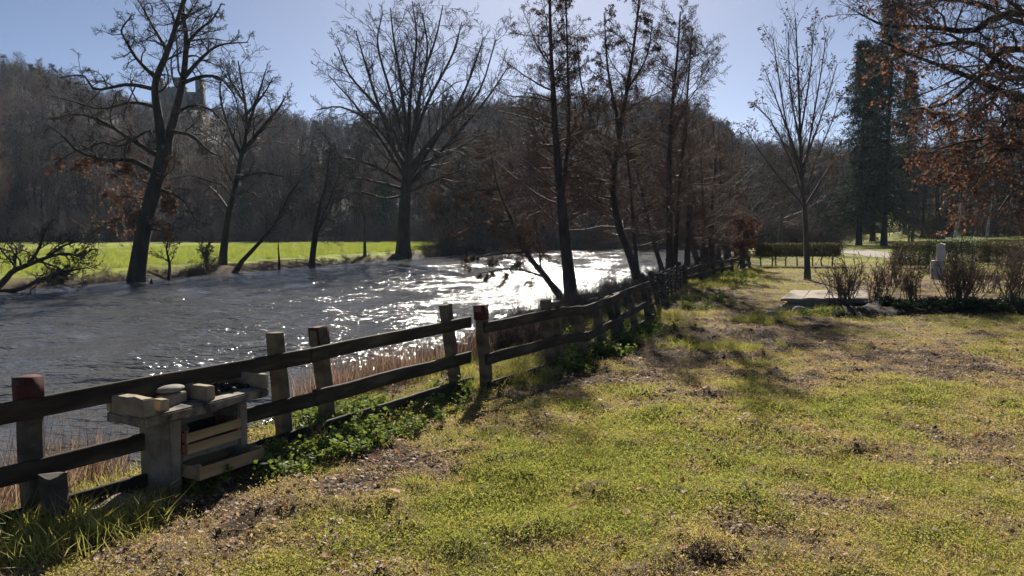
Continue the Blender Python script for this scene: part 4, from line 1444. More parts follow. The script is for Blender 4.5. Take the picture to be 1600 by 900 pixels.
def rail(parent, p0, p1, h=.12, w=.035, out=.075, mat=None):
    a = np.array(p0, float); b = np.array(p1, float)
    d = nrm(b[:2] - a[:2]); nn = np.array([d[1], -d[0]])
    a[:2] += nn * out; b[:2] += nn * out
    L = float(np.linalg.norm(b - a))
    o = link('rail', plank_mesh('rail', L, h * rng.uniform(.93, 1.06), w, rng), parent, mat or M['rail_wood'])
    orient(o, a, b, rng.normal() * .03)
    return o


def lerp(b, t, z):
    """point on a post line at height z above the datum"""
    s = (z - b[2]) / (t[2] - b[2])
    p = b + (t - b) * s
    return np.array([p[0], p[1], z])


f1 = thing('wooden_fence', 'weathered three rail wooden fence in the left foreground, ending at gap', 'fence', (-2.0, 6.4, 0))
f1.location = (0, 0, 0)
P1 = fence_post(f1, (43, 589), (54, 806), .125, M['fence_wood'], red=True)
P2 = fence_post(f1, (429, 520), (446, 690), .125)
P3 = fence_post(f1, (497, 511), (514, 664), .125, red=True)
P4 = fence_post(f1, (696, 476), (712, 606), .12)
d0 = nrm((P2[0] - P1[0])[:2])
P0b = P1[0].copy(); P0b[:2] -= d0 * 2.4
P0 = (P0b, P0b + (P1[1] - P1[0]))
me0 = plank_mesh('post', 1.1, .125, .115, rng)
o0 = link('post', me0, f1, M['fence_wood']); orient(o0, P0b - np.array([0, 0, .25]), P0b + np.array([0, 0.001, .85]))
for z0, z1, z2, z3 in ((.665, .690, .690, .715), (.315, .315, .32, .325), (.035, .03, .03, .035)):
    hh = .125 if z0 > .1 else .13
    rail(f1, lerp(*P0, z0), lerp(*P2, z1) + np.append(d0 * .34, 0), hh)
    d1 = nrm((P4[0] - P3[0])[:2])
    a = lerp(*P2, z2) + np.append(d0 * .28, 0.008)
    b = lerp(*P4, z3) + np.append(d1 * (.30 if z0 > .5 else .22), 0)
    r_ = rail(f1, a, b, hh, out=.078 if z0 < .1 else .085)

f2 = thing('wooden_fence', 'second wooden fence stretch with crowded posts, running past the alders', 'fence', (0, 0, 0))
FD = nrm(np.array([.55, .83]))
Q5 = fence_post(f2, (751, 477), (760, 607), .115, red=True)
Q6 = fence_post(f2, (853, 469), (862, 575), .12)
Q7 = fence_post(f2, (867, 471), (876, 572), .11)
Q8 = fence_post(f2, (900, 478), (912, 562), .115)
Q9 = fence_post(f2, (928, 466), (943, 545), .12)
Q10 = fence_post(f2, (950, 463), (963, 532), .10, M['fence_wood'])
Q11 = fence_post(f2, (959, 463), (973, 527), .10, M['fence_wood'])
Q12 = fence_post(f2, (982, 455), (993, 515), .115)
Q13 = fence_post(f2, (1005, 442), (1013, 498), .11, M['fence_wood'])
for z in (.69, .34, .03):
    rail(f2, lerp(*Q5, z) - np.append(FD * .06, 0), lerp(*Q7, z + .02) + np.append(FD * .1, 0))
    rail(f2, lerp(*Q6, z + .03), lerp(*Q8, z - .02) + np.append(FD * .08, 0), out=.08)
    rail(f2, lerp(*Q8, z - .02), lerp(*Q10, z) + np.append(FD * .2, 0), out=.09)
    rail(f2, lerp(*Q10, z), lerp(*Q13, z) + np.append(FD * .1, 0), out=.075)

f3 = thing('wooden_fence', 'far dark wooden fence stretch running to the hedge end', 'fence', (0, 0, 0))
FD = nrm(np.array([.38, .92]))
far_posts = [((1068, 414), (1071, 446)), ((1092, 411), (1095, 438)), ((1113, 406), (1116, 431)), ((1127, 404), (1129, 428)), ((1142, 403), (1144, 425)), ((1157, 401), (1159, 423)), ((1169, 398), (1171, 419))]
FP = [fence_post(f3, a, b, .13, M['fence_wood']) for a, b in far_posts]
for (A, B) in zip(FP[:-1], FP[1:]):
    for z in (.48, .22):
        if rng.random() < .93:
            rail(f3, lerp(*A, z + rng.normal() * .03), lerp(*B, z + rng.normal() * .03), .12)

# woven wattle panel, and stakes propped on it
wa, wb = onz(1026, 474), onz(1064, 450)
wat = thing('wattle_panel', 'woven branch wattle panel patching the fence under the twin alder', 'fence panel', (0, 0, 0))
nst = 8
dW = wb - wa
for i in range(nst):
    p = wa + dW * i / (nst - 1)
    tb = TB()
    hgt = .8 + rng.normal() * .08
    lean = rng.normal(size=2) * .06
    q = np.array([[0, 0, -.2], [lean[0] * .5, lean[1] * .5, hgt * .5], [lean[0], lean[1], hgt]])
    tb.tubes(q[None], np.array([[.035, .032, .026]]), 6)
    link('stake', tb.mesh('stake', True), wat, M['fence_wood'], tuple(p))
for k_ in range(15):
    z = .06 + k_ * .047
    s = np.linspace(-.04, 1.04, 18)
    pts = wa[None] + dW[None] * s[:, None]
    nn = nrm(np.array([dW[1], -dW[0], 0]))
    pts = pts + nn[None] * (np.sin(s * math.pi * (nst - 1) + math.pi * (k_ % 2)) * .045)[:, None]
    pts[:, 2] += z + rng.normal(size=18) * .012
    tb = TB(); tb.tubes(pts[None], np.linspace(.02, .012, 18)[None], 5)
    link('woven_branch', tb.mesh('woven_branch', True), wat, M['twig_dark'])
for (tp, bs, lab) in [((1002, 428), (1022, 492), 'long stake propped left against the fence end by wattle'), ((1016, 424), (1031, 486), 'weathered stake leaning at the left end of the wattle'), ((1029, 428), (1043, 478), 'short stake standing in front of the wattle panel')]:
    b = onz(*bs); t = at(tp[0], tp[1], b[1] + .2)
    L = float(np.linalg.norm(t - b))
    o = link('leaning_stake', plank_mesh('leaning_stake', L + .1, .10, .05, rng), None, M['fence_wood'])
    x = Vector(nrm(t - b)); yv = Vector((0, 1, 0)); z = x.cross(yv).normalized(); yv = z.cross(x)
    o.matrix_world = Matrix.Translation(Vector(b - nrm(t - b) * .1)) @ Matrix((x, yv, z)).transposed().to_4x4()
    tag(o, lab, 'stake')

# old dark post stub beside the first post
b = onz(90, 815); t = at(80, 742, b[1])
o = link('post_stub', plank_mesh('post_stub', float(np.linalg.norm(t - b)) + .1, .135, .12, rng), None, M['fence_wood'])
x = Vector(nrm(t - b)); yv = Vector((.6, .8, 0)); z = x.cross(yv).normalized(); yv = z.cross(x)
o.matrix_world = Matrix.Translation(Vector(b - nrm(t - b) * .1)) @ Matrix((x, yv, z)).transposed().to_4x4()
tag(o, 'short rotten dark post stub beside the red topped left post', 'post')

# ------------------------------------------------------------------ concrete barbecue
A = np.array([-2.35, 4.665]); UX = nrm(np.array([.47, .88])); VX = np.array([-UX[1], UX[0]])
bz = min(hz(*A), hz(*(A + UX)))
ang = math.atan2(UX[1], UX[0])


def rblock(name, size, c, parent, mat, bev=.008, jit=.003, rot=0.0, tilt=(0, 0), seed=None):
    import bmesh
    bm = bmesh.new()
    bmesh.ops.create_cube(bm, size=1.0)
    for v in bm.verts:
        v.co = Vector((v.co.x * size[0], v.co.y * size[1], v.co.z * size[2]))
    bmesh.ops.subdivide_edges(bm, edges=[e for e in bm.edges if e.calc_length() > .25], cuts=3)
    for v in bm.verts:
        v.co += Vector(rng.normal(size=3) * jit)
    bmesh.ops.bevel(bm, geom=[e for e in bm.edges if len(e.link_faces) == 2 and e.calc_face_angle(0) > .7], offset=bev, segments=2, affect='EDGES', clamp_overlap=True)
    me = bpy.data.meshes.new(name); bm.to_mesh(me); bm.free()
    o = link(name, me, parent, mat)
    o.location = c
    o.rotation_euler = (tilt[0], tilt[1], rot)
    return o


bbq = thing('barbecue', 'concrete garden barbecue standing against the fence', 'barbecue', (A[0], A[1], 0), ang)
LB, DB = 1.06, .375
rblock('tabletop', (LB, DB, .07), (LB / 2, DB / 2, .52), bbq, M['sooty_concrete'], .01, .004)
rblock('leg', (.09, .31, .60), (.255, .19, .183), bbq, M['concrete'], .01, .004)
rblock('leg', (.08, .31, .60), (.84, .19, .183), bbq, M['concrete'], .01, .004)
rblock('apron', (.495, .05, .13), (.55, .28, .415), bbq, M['concrete'], .006)
rblock('shelf', (.492, .29, .05), (.55, .19, .205), bbq, M['concrete'], .006)
wt = .555
rblock('side_wall', (.085, DB - .045, .12), (.045, DB / 2 - .025, wt + .06), bbq, M['brick_pale'], .006)
rblock('back_wall', (LB - .002, .04, .13), (LB / 2, DB - .021, wt + .065), bbq, M['brick_pale'], .005)
rblock('side_wall', (.045, DB - .045, .105), (LB - .024, DB / 2 - .022, wt + .052), bbq, M['brick_pale'], .006)
rblock('divider', (.075, DB - .13, .10), (.56, DB / 2 - .022, wt + .05), bbq, M['brick_pale'], .006)


def bw(x, y, z):
    p = A + UX * x + VX * y
    return (p[0], p[1], z)


o = rblock('loose_brick', (.20, .10, .075), bw(.36, .19, wt + .039), None, M['brick_pale'], .006, .003, ang + .25)
tag(o, 'pale loose brick lying on the barbecue top under a flat stone', 'brick')
o = rblock('loose_brick', (.06, .105, .075), bw(.20, .09, wt + .039), None, M['brick_pale'], .006, .003, ang - .1)
tag(o, 'small pale brick standing at the front of the barbecue top', 'brick')


def stone_mesh(name, size, rng, n=2, rough=.12):
    import bmesh
    bm = bmesh.new()
    bmesh.ops.create_icosphere(bm, subdivisions=n + 1, radius=.5)
    ph = rng.uniform(0, 6, 6)
    for v in bm.verts:
        c = v.co
        k_ = 1 + rough * (math.sin(c.x * 5 + ph[0]) + math.sin(c.y * 6 + ph[1]) * .7 + math.sin(c.z * 7 + ph[2]) * .6 + math.sin((c.x + c.y) * 11 + ph[3]) * .35)
        v.co = Vector((c.x * size[0] * k_, c.y * size[1] * k_, c.z * size[2] * k_))
    me = bpy.data.meshes.new(name); bm.to_mesh(me); bm.free()
    if rough < .1:
        for p in me.polygons:
            p.use_smooth = True
    return me


o = link('flat_stone', stone_mesh('flat_stone', (.19, .14, .06), rng, 2, .04), None, M['stone'], bw(.36, .20, wt + .103))
o.rotation_euler = (0, 0, ang)
tag(o, 'flat rounded pebble resting on the brick of the barbecue', 'stone')
# charcoal
tb = TB()
for i in range(260):
    x_, y_ = (.80 + rng.normal() * .085, .24 + rng.normal() * .05) if i < 150 else (.28 + rng.normal() * .10, .26 + rng.normal() * .04)
    x_ = min(max(x_, .11), .98); y_ = min(max(y_, .05), .32)
    if .50 < x_ < .62 or (.25 < x_ < .47 and y_ < .28):
        continue
    h_ = .012 + max(0, .04 - .3 * abs(x_ - .78)) * rng.random()
    a_ = rng.normal(size=3)
    Rm = Matrix.Rotation(rng.uniform(0, 3), 3, Vector(a_))
    tb.box(rng.uniform(.012, .035, 3), (x_, y_, wt + h_), R=Rm)
ch = link('charcoal', tb.mesh('charcoal'), None, M['soot'], (A[0], A[1], 0))
ch.rotation_euler = (0, 0, ang)
ch['kind'] = 'stuff'
tag(ch, 'burnt charcoal and ash scattered on the barbecue top', 'charcoal')


def crate(name, label, loc, rot, L, W, Hh, rows, mat, mat2, open_front=None, base=True):
    c = thing(name, label, 'crate', loc, rot)
    t = .012
    sh = (Hh - .012 * (rows - 1)) / rows * .86
    for j in range(rows):
        z = sh / 2 + j * (Hh / rows) + .004
        for y_ in (0, W):
            rblock('slat', (L, t, sh), (L / 2, y_, z), c, mat, .002, .001, rng.normal() * .006, (rng.normal() * .03, rng.normal() * .01))
        for x_ in (0, L):
            rblock('end_slat', (t, W - .02, sh), (x_, W / 2, z), c, mat2, .002, .001)
    for x_ in (.014, L - .014):
        for y_ in (.016, W - .016):
            rblock('corner_block', (.022, .022, Hh + .01), (x_, y_, Hh / 2 + .002), c, mat2, .002, .001)
    for k_ in range(3):
        rblock('base_slat', (L - .02, W * .25, .008), (L / 2, W * (.2 + .3 * k_), .006), c, mat, .002, .001)
    return c


crate('wooden_crate', 'slatted pale wooden crate tucked on the barbecue shelf', bw(.315, .0, .232), ang, .465, .26, .16, 2, M['crate_wood'], M['crate_wood_dark'])
lc0 = bw(.31, -.12, 0)
crate('wooden_crate', 'low pale wooden crate on the ground under the barbecue', (lc0[0], lc0[1], bz + .085), ang - .04, .55, .30, .10, 1, M['crate_wood'], M['crate_wood'])
p = bw(.36, -.04, bz + .105)
can = thing('tin_can', 'small metal tin standing in the lower crate', 'can', p)
tb = TB()
tb.tubes(np.array([[[0, 0, 0], [0, 0, .003], [0, 0, .052], [0, 0, .055], [0, 0, .057], [0, 0, .06]]]), np.array([[.028, .03, .03, .032, .032, .030]]), 16)
tb.tubes(np.array([[[0, 0, .06], [0, 0, .0595], [0, 0, .02]]]), np.array([[.030, .028, .028]]), 16)
link('body', tb.mesh('body', True), can, M['tin'])
tb = TB(); tb.tubes(np.array([[[0, 0, .012], [0, 0, .013], [0, 0, .044], [0, 0, .045]]]), np.array([[.03, .0306, .0306, .03]]), 16)
link('paper_band', tb.mesh('paper_band', True), can, M['concrete'])
p = bw(-.10, .12, 0)
o = rblock('foot_slab', (.26, .22, .03), (p[0], p[1], hz(p[0], p[1]) + .018), None, M['plinth'], .005, .004, ang + .3, (.06, -.05))
tag(o, 'thin tilted slab lying at the foot of the barbecue', 'slab')

# ------------------------------------------------------------------ garden bed at the right
rng = np.random.default_rng(8)
# concrete platform
pc = [onz(1232, 467, .2), onz(1368, 468, .2), onz(1362, 455, .2), onz(1256, 454, .2)]
plat = thing('stone_platform', 'low worn stone platform beside the leftmost garden shrub', 'platform', (0, 0, 0))
xs0 = min(p[0] for p in pc); xs1 = max(p[0] for p in pc); ys0 = pc[0][1]; ys1 = pc[3][1]
ncol = 4
for i in range(ncol):
    x0 = 6.60 + i * .50
    o = rblock('slab', (.49, ys1 - ys0, .06), (x0 + .3, (ys0 + ys1) / 2, .185 + rng.normal() * .006), plat, M['plinth'], .012, .006)
    for v in o.data.vertices:
        v.co.x += v.co.y * .47
o = rblock('plinth_block', (1.75, ys1 - ys0 - .25, .34), (7.68, (ys0 + ys1) / 2 + .04, -.02), plat, M['stone'], .02, .01)
for v in o.data.vertices:
    v.co.x += v.co.y * .47
rb = np.random.default_rng(4)
labs = ['largest grey rock at the left corner of the stone platform', 'mossy rock in front of the stone platform corner', 'small rock left of the stone platform', 'flat dark rock lying furthest left of the platform', 'small round rock wedged under the platform edge']
for lab, (u_, v_, s_) in zip(labs, [(1236, 479, .36), (1248, 484, .28), (1221, 482, .26), (1206, 489, .22), (1262, 480, .24)]):
    b = onz(u_, v_)
    o = link('rock', stone_mesh('rock', (s_ * 1.2, s_, s_ * .75), rb, 1, .13), None, M['stone'], (b[0], b[1], hz(b[0], b[1]) + s_ * .2))
    o.rotation_euler = (rb.normal() * .2, rb.normal() * .2, rb.uniform(0, 6))
    tag(o, lab, 'rock', 'rocks at the platform corner')

# raised bed of dark soil: a long low mound
bx = np.linspace(6.6, 17.0, 90); by = np.linspace(15.3, 17.9, 34)


def bedz(x, y):
    e = sstep(0, .7, (x - 6.6) + .5 * vnoise(x, y, 2, 3)) * sstep(0, .5, (y - 15.35) + .5 * (vnoise(x, y, 1.5, 9) - .5)) * sstep(0, .8, 17.9 - y)
    return height(x, y) - .06 + e * (.11 + .12 * fbm(x, y, 2.5, 3, 6))


bed = link('soil_bed', grid_mesh('soil_bed', bx, by, bedz)[0], mats=M['mulch'])
bed['kind'] = 'structure'


def shrub(label, u_, d_, hgt, n, spread, rng, keepleaf=0.0):
    x, y = ground_at(u_, d_)
    root = thing('garden_shrub', label, 'shrub', (x, y, float(bedz(np.array([x]), np.array([y]))[0]) - .03 if d_ < 18 else hz(x, y)), 0, 'bare garden shrubs in the dark bed')
    p = np.zeros((n, 3)); p[:, :2] = rng.normal(size=(n, 2)) * .10
    d = rng.normal(size=(n, 3)) * spread; d[:, 2] = 1
    tb = TB()
    a, ra = grow(p, d, rng.uniform(.6, 1.08, n) * hgt, np.full(n, .011), 7, .07, .05, rng, .5)
    tb.tubes(a, ra, 4)
    link('stems', tb.mesh('stems', True), root, M['twig_grey'])
    tb = TB()
    p, d, r, t, Lp = spawn(a, ra, 7, .25, 1, (.3, .8), rng)
    b, rb_ = grow(p, d, rng.uniform(.1, .34, len(t)), np.full(len(t), .0055), 4, .15, .05, rng, .4)
    tb.tubes(b, rb_, 3)
    p, d, r, t, Lp = spawn(b, rb_, 2, .2, 1, (.4, .9), rng)
    c, rc = grow(p, d, rng.uniform(.05, .16, len(t)), np.full(len(t), .0042), 3, .15, .05, rng, .3)
    tb.tubes(c, rc, 3)
    link('crown', tb.mesh('crown'), root, M['twig_brown'])
    lb = TB()
    p, d, r, t, Lp = spawn(b, rb_, 2, .5, 1, (.4, 1.2), rng)
    k_ = rng.random(len(p)) < .5
    lb.cards(p[k_], d[k_], .05, .025, .3, rng)
    link('dead_leaves', lb.mesh('dead_leaves'), root, M['beech_leaf'])
    return root


shrub('leftmost bare vase shaped shrub, beside the stone platform', 1322, 16.6, 1.12, 36, .26, rng)
shrub('smaller bare shrub, second from the left in the bed', 1376, 17.0, 1.0, 22, .22, rng)
shrub('bare shrub third from left, in front of the pale stone', 1428, 17.2, 1.0, 24, .25, rng)
shrub('densest brown twiggy shrub right of the pale standing stone', 1504, 16.4, 1.10, 58, .32, rng)
shrub('rightmost bare shrub of the bed at the right edge', 1582, 16.2, 1.15, 24, .28, rng)
shrub('thin bare shrub just outside the densest shrub, to its right', 1548, 21.5, 1.0, 16, .30, rng)
shrub('bare shrub behind the bed, between second and third shrubs', 1400, 23.5, 1.1, 24, .25, rng)
shrub('wide bare shrub standing on the grass behind the rightmost shrub', 1590, 24.5, 1.2, 34, .35, rng)


# leafy mass
def leaf_box(tb, c, size, n, L, W, rng, up=.3, shell=.5):
    p = rng.uniform(-1, 1, (n, 3))
    m = rng.random(n) < shell
    ax = rng.integers(0, 3, n)
    sg = np.sign(rng.normal(size=n))
    for i in range(3):
        k_ = m & (ax == i)
        p[k_, i] = sg[k_] * rng.uniform(.85, 1.05, k_.sum())
    bump = 1 + .10 * (vnoise(p[:, 0] * 4 + c[0], p[:, 2] * 4 + p[:, 1] * 3, 1.0, 3) - .5)
    p = p * bump[:, None] * np.array(size) / 2 + np.array(c)
    d = rng.normal(size=(n, 3)); d[:, 2] += up
    tb.cards(p, d, L * rng.uniform(.6, 1.4, n), W * rng.uniform(.6, 1.4, n), .3, rng)


def hedge(name, label, u0, u1, d0, d1, z0, z1, width, nst, leafm, twigm, rng, dens=2600, L=.07, W=.045):
    a = np.array(ground_at(u0, d0)); b = np.array(ground_at(u1, d1))
    Ln = float(np.linalg.norm(b - a)); an = math.atan2(b[1] - a[1], b[0] - a[0])
    gz = hz(*((a + b) / 2))
    root = thing(name, label, 'hedge', (a[0], a[1], gz), an)
    for i in range(nst):
        x = Ln * (i + .5) / nst + rng.normal() * .08
        tb = TB()
        q = spline([(x, 0, -.15), (x + rng.normal() * .05, rng.normal() * .04, z0 * .6), (x + rng.normal() * .08, 0, z1 * .8)], 7)
        tb.tubes(q[None], np.linspace(.045, .012, 7)[None], 5)
        pp, dd, r, t, Lp = spawn(q[None], np.linspace(.045, .012, 7)[None], 14, .4, 1, (.5, 1.1), rng)
        aa, ra = grow(pp, dd, rng.uniform(.25, .6, len(t)), np.full(len(t), .012), 4, .12, .03, rng)
        tb.tubes(aa, ra, 3)
        link('stem', tb.mesh('stem', True), root, M['bark_dark'])
    tb = TB()
    n = int(dens * Ln)
    leaf_box(tb, (Ln / 2, 0, (z0 + z1) / 2), (Ln, width, z1 - z0), n, L, W, rng)
    p = np.stack([rng.uniform(0, Ln, n // 4), rng.uniform(-.4, .4, n // 4) * width, rng.uniform(z0 - .05, z1 - .15, n // 4)], 1)
    d = rng.normal(size=p.shape) * .5; d[:, 2] += .8
    aa, ra = grow(p, d, rng.uniform(.15, .4, len(p)), np.full(len(p), .005), 3, .15, .03, rng)
    tb.tubes(aa, ra, 3)
    link('foliage', tb.mesh('foliage'), root, leafm)
    return root


hedge('clipped_hedge', 'clipped hedge on bare stems behind the young tree', 1182, 1308, 37, 37.5, .50, 1.12, .8, 9, M['hedge_leaf'], M['twig_grey'], rng)
hedge('clipped_hedge', 'brown clipped hedge right of the gravel path, behind the shrubs', 1396, 1452, 36, 35, .15, 1.2, .9, 5, M['hedge_leaf'], M['twig_grey'], rng)
hedge('clipped_hedge', 'long brown hedge running to the right edge behind the garden', 1532, 1680, 38, 37, .1, 1.15, .9, 8, M['hedge_leaf'], M['twig_grey'], rng)
hedge('evergreen_hedge', 'dark green box clump behind the pale standing stone', 1447, 1478, 29.5, 29.5, .02, 1.30, .9, 3, M['evergreen'], M['twig_grey'], rng, 2600, .06, .035)
hedge('evergreen_hedge', 'pale edged evergreen clump right of the standing stone', 1484, 1528, 28.8, 28.8, .02, 1.32, .9, 3, M['evergreen'], M['twig_grey'], rng, 2600, .06, .035)
e = ground_at(1506, 28.8)
tb = TB(); leaf_box(tb, (0, 0, 0), (1.1, .9, .12), 700, .06, .035, rng, .8)
vt = link('pale_shrub_top', tb.mesh('pale_shrub_top'), None, M['variegated'], (e[0], e[1], hz(*e) + 1.36))
# belongs to the evergreen clump right of the stone
host = [o for o in bpy.data.objects if o.get('label') == 'pale edged evergreen clump right of the standing stone'][0]
vt.name = 'pale_shoots'
bpy.context.view_layer.update()
mw = vt.matrix_world.copy(); vt.parent = host; vt.matrix_parent_inverse = host.matrix_basis.inverted() if False else Matrix()
hl = Matrix.Translation(host.location) @ Matrix.Rotation(host.rotation_euler.z, 4, 'Z')
vt.matrix_local = hl.inverted() @ Matrix.Translation(Vector((e[0], e[1], hz(*e) + 1.36)))

# standing stone
sx, sy = ground_at(1467, 27.4)
ss = thing('standing_stone', 'pale grey standing stone between the dark evergreen clumps', 'stone', (sx, sy, hz(sx, sy)))
rblock('upper_block', (.28, .2, .62), (.06, 0, 1.0), ss, M['pale_stone'], .02, .008)
rblock('lower_block', (.36, .28, .74), (-.06, 0, .32), ss, M['pale_stone'], .02, .008)

# gravel path beyond the lawn
pp = [onz(1296, 391), onz(1330, 393), onz(1372, 397.5), onz(1400, 401), onz(1470, 404), onz(1620, 404), onz(1800, 404)]
cl = spline(pp, 60)
tg = nrm(np.gradient(cl, axis=0)); nn = np.stack([-tg[:, 1], tg[:, 0], 0 * tg[:, 0]], 1)
W_ = np.linspace(3.6, 2.0, 60)[:, None]
rows = []
for s in np.linspace(-.5, .5, 7):
    p = cl + nn * W_ * s * (1 + .12 * (vnoise(np.arange(60) * .3, np.zeros(60), 1, 3)[:, None] - .5))
    p[:, 2] = height(p[:, 0], p[:, 1]) + .03
    rows.append(p)
V = np.stack(rows, 1).reshape(-1, 3)
i = np.arange(6)[None, :] + np.arange(59)[:, None] * 7
path = link('gravel_path', mesh_np('gravel_path', V, np.stack([i, i + 1, i + 8, i + 7], -1).reshape(-1, 4), smooth=True), mats=M['gravel'])
path['kind'] = 'structure'

# ------------------------------------------------------------------ ground cover
rng = np.random.default_rng(55)


def tuft(rng, n, R, h, w, bend=.5, lean=.5):
    tb = TB()
    p = np.zeros((n, 3)); p[:, :2] = rng.normal(size=(n, 2)) * R * .5
    p[:, 2] = -.012
    d = rng.normal(size=(n, 3)) * lean; d[:, 2] = 1
    tb.blades(p, d, h * rng.uniform(.45, 1.3, n), w * rng.uniform(.7, 1.3, n), rng.normal(size=n)[:, None] * bend, rng)
    return tb.mesh('tuft')


def moss(rng, n, R, h):
    tb = TB()
    p = np.zeros((n, 3)); p[:, :2] = rng.normal(size=(n, 2)) * R * .5
    p[:, 2] = rng.uniform(-.005, h * .5, n)
    d = rng.normal(size=(n, 3)); d[:, 2] = np.abs(d[:, 2]) * .7 + .15
    tb.cards(p, d, h * rng.uniform(.6, 1.3, n), h * .5, .3, rng)
    return tb.mesh('moss')


tufts = [tuft(rng, 34, .10, .022, .003, .8, 1.2), tuft(rng, 30, .09, .028, .003, .7, 1.0), tuft(rng, 30, .10, .016, .0034, 1.0, 1.6), moss(rng, 70, .11, .010), moss(rng, 64, .13, .013), tuft(rng, 34, .08, .055, .0036, .5, .6)]
grass_src = source_set('grass_source', tufts, [M['grass']] * 6)


def lawn_points(n, y0, y1, power=1.0):
    """points on the lawn inside a generous view wedge"""
    t = rng.random(n)
    y = y0 + (y1 - y0) * t ** power
    x = rng.uniform(-1, 1, n) * (y * .80 + 2.0)
    dn, df, sd = rivers(x, y)
    k_ = (sd == 0) & (dn > 1.9)
    return x[k_], y[k_]


PX, PY, PS = [], [], []
for n, y0, y1, s in ((34000, 2.2, 6.0, 1.0), (44000, 6.0, 12.0, 1.2), (30000, 12, 24, 1.7), (16000, 24, 46, 2.8)):
    x, y = lawn_points(n, y0, y1)
    PX.append(x); PY.append(y); PS.append(np.full(len(x), s))
x = np.concatenate(PX); y = np.concatenate(PY); s = np.concatenate(PS)
g = lawn_patch(x, y)
k = rng.random(len(x)) < .30 + 1.1 * g
inbed = (x > 6.7) & (x < 17) & (y > 15.4) & (y < 17.7)
inplat = (x - (y - ys0) * .47 > 6.2) & (x - (y - ys0) * .47 < 8.5) & (y > ys0 - .1) & (y < ys1 + .1)
k &= ~inbed & ~inplat
x, y, s, g = x[k], y[k], s[k], g[k]
z = height(x, y)
P = np.stack([x, y, z], 1)
idx = rng.choice([0, 1, 2, 3, 4], len(x), p=[.2, .14, .2, .26, .2])
tall = (rng.random(len(x)) < .02 + .05 * (g > .75))
idx[tall] = 5
tint = np.clip(g + rng.normal(size=len(x)) * .16, .02, .98)
scl = s * rng.lognormal(0, .25, len(x)) * (.75 + .5 * g)
sc3 = np.stack([scl, scl, scl / np.sqrt(s)], 1)
scatter('lawn_grass', 'short patchy moss and winter grass of the lawn', 'grass', grass_src, P, yaw(len(x), rng, .12), sc3, idx, tint)


# fallen leaves
def leaf_mesh(rng):
    """curled lobed dead leaf"""
    m = 7
    t = np.linspace(0, 1, m)
    w = np.sin(t * math.pi) ** .7 * .30 * (1 + .25 * np.cos(t * 20))
    curl = rng.uniform(.1, .5); cup = rng.uniform(-.2, .5)
    c = np.stack([t - .5, 0 * t, curl * (t - .5) ** 2 + .03], 1)
    l = c + np.stack([0 * t, w, cup * w + rng.normal(size=m) * .02], 1)
    r_ = c + np.stack([0 * t, -w, cup * w + rng.normal(size=m) * .02], 1)
    V = np.stack([l, c, r_], 1).reshape(-1, 3)
    i = (np.arange(m - 1) * 3)[:, None]
    q = np.concatenate([i + np.array([[0, 1, 4, 3]]), i + np.array([[1, 2, 5, 4]])])
    return mesh_np('fallen_leaf', V, q)


leaf_src = source_set('leaf_source', [leaf_mesh(rng) for _ in range(6)], [M['litter']] * 6)
PX, PY, PS = [], [], []
for n, y0, y1, sz in ((34000, 2.2, 6.5, .036), (40000, 6.5, 13, .044), (20000, 13, 28, .06)):
    x, y = lawn_points(n, y0, y1)
    PX.append(x); PY.append(y); PS.append(np.full(len(x), sz))
x = np.concatenate(PX); y = np.concatenate(PY); s = np.concatenate(PS)
g = lawn_patch(x, y)
cl = fbm(x, y, 1.1, 3, 123)
k = rng.random(len(x)) < np.clip(.03 + 1.0 * np.clip(.72 - g, 0, 1) ** 1.1 + (cl > .58) * .6, 0, 1)
x, y, s = x[k], y[k], s[k]
P = np.stack([x, y, height(x, y) + .012], 1)
scatter('leaf_litter', 'brown and pale fallen leaves scattered over the lawn', 'leaves', leaf_src, P, yaw(len(x), rng, .35), s * rng.uniform(.5, 1.35, len(x)), rng.integers(0, 6, len(x)), rng.beta(1.6, 1.3, len(x)))

# a few larger russet leaves that stand out one by one
lm = [leaf_mesh(rng) for _ in range(4)]
for m_ in lm:
    m_.materials.append(M['orange_leaf'])
for i in range(36):
    v_ = rng.uniform(560, 890); u_ = rng.uniform(430, 1590)
    b = onz(u_, v_)
    if rivers(np.array([b[0]]), np.array([b[1]]))[0][0] < 3.4:
        continue
    o = link('fallen_leaf', lm[i % 4], None, None, (b[0], b[1], hz(b[0], b[1]) + .02))
    o.rotation_euler = (rng.normal() * .4, rng.normal() * .4, rng.uniform(0, 6.28))
    s_ = rng.uniform(.06, .10)
    o.scale = (s_, s_, s_)
    tag(o, 'single russet oak leaf standing out on the near lawn', 'leaf', 'russet leaves lying singly on the near lawn')

# rough grass and weeds at the foot of the fence
def weed_mesh(rng, n, h, L):
    tb = TB()
    k_ = 7
    p = np.zeros((k_, 3)); p[:, :2] = rng.normal(size=(k_, 2)) * .05
    d = rng.normal(size=(k_, 3)) * .45; d[:, 2] = 1
    a, ra = grow(p, d, rng.uniform(.5, 1, k_) * h, np.full(k_, .003), 5, .1, .02, rng)
    tb.tubes(a, ra, 3)
    p, d, r, t, Lp = spawn(a, ra, n, .15, 1, (.8, 1.5), rng)
    d[:, 2] = d[:, 2] * .4 + .05
    tb.cards(p, d, L * rng.uniform(.6, 1.3, len(p)), L * .62, .18, rng)
    return tb.mesh('weed')


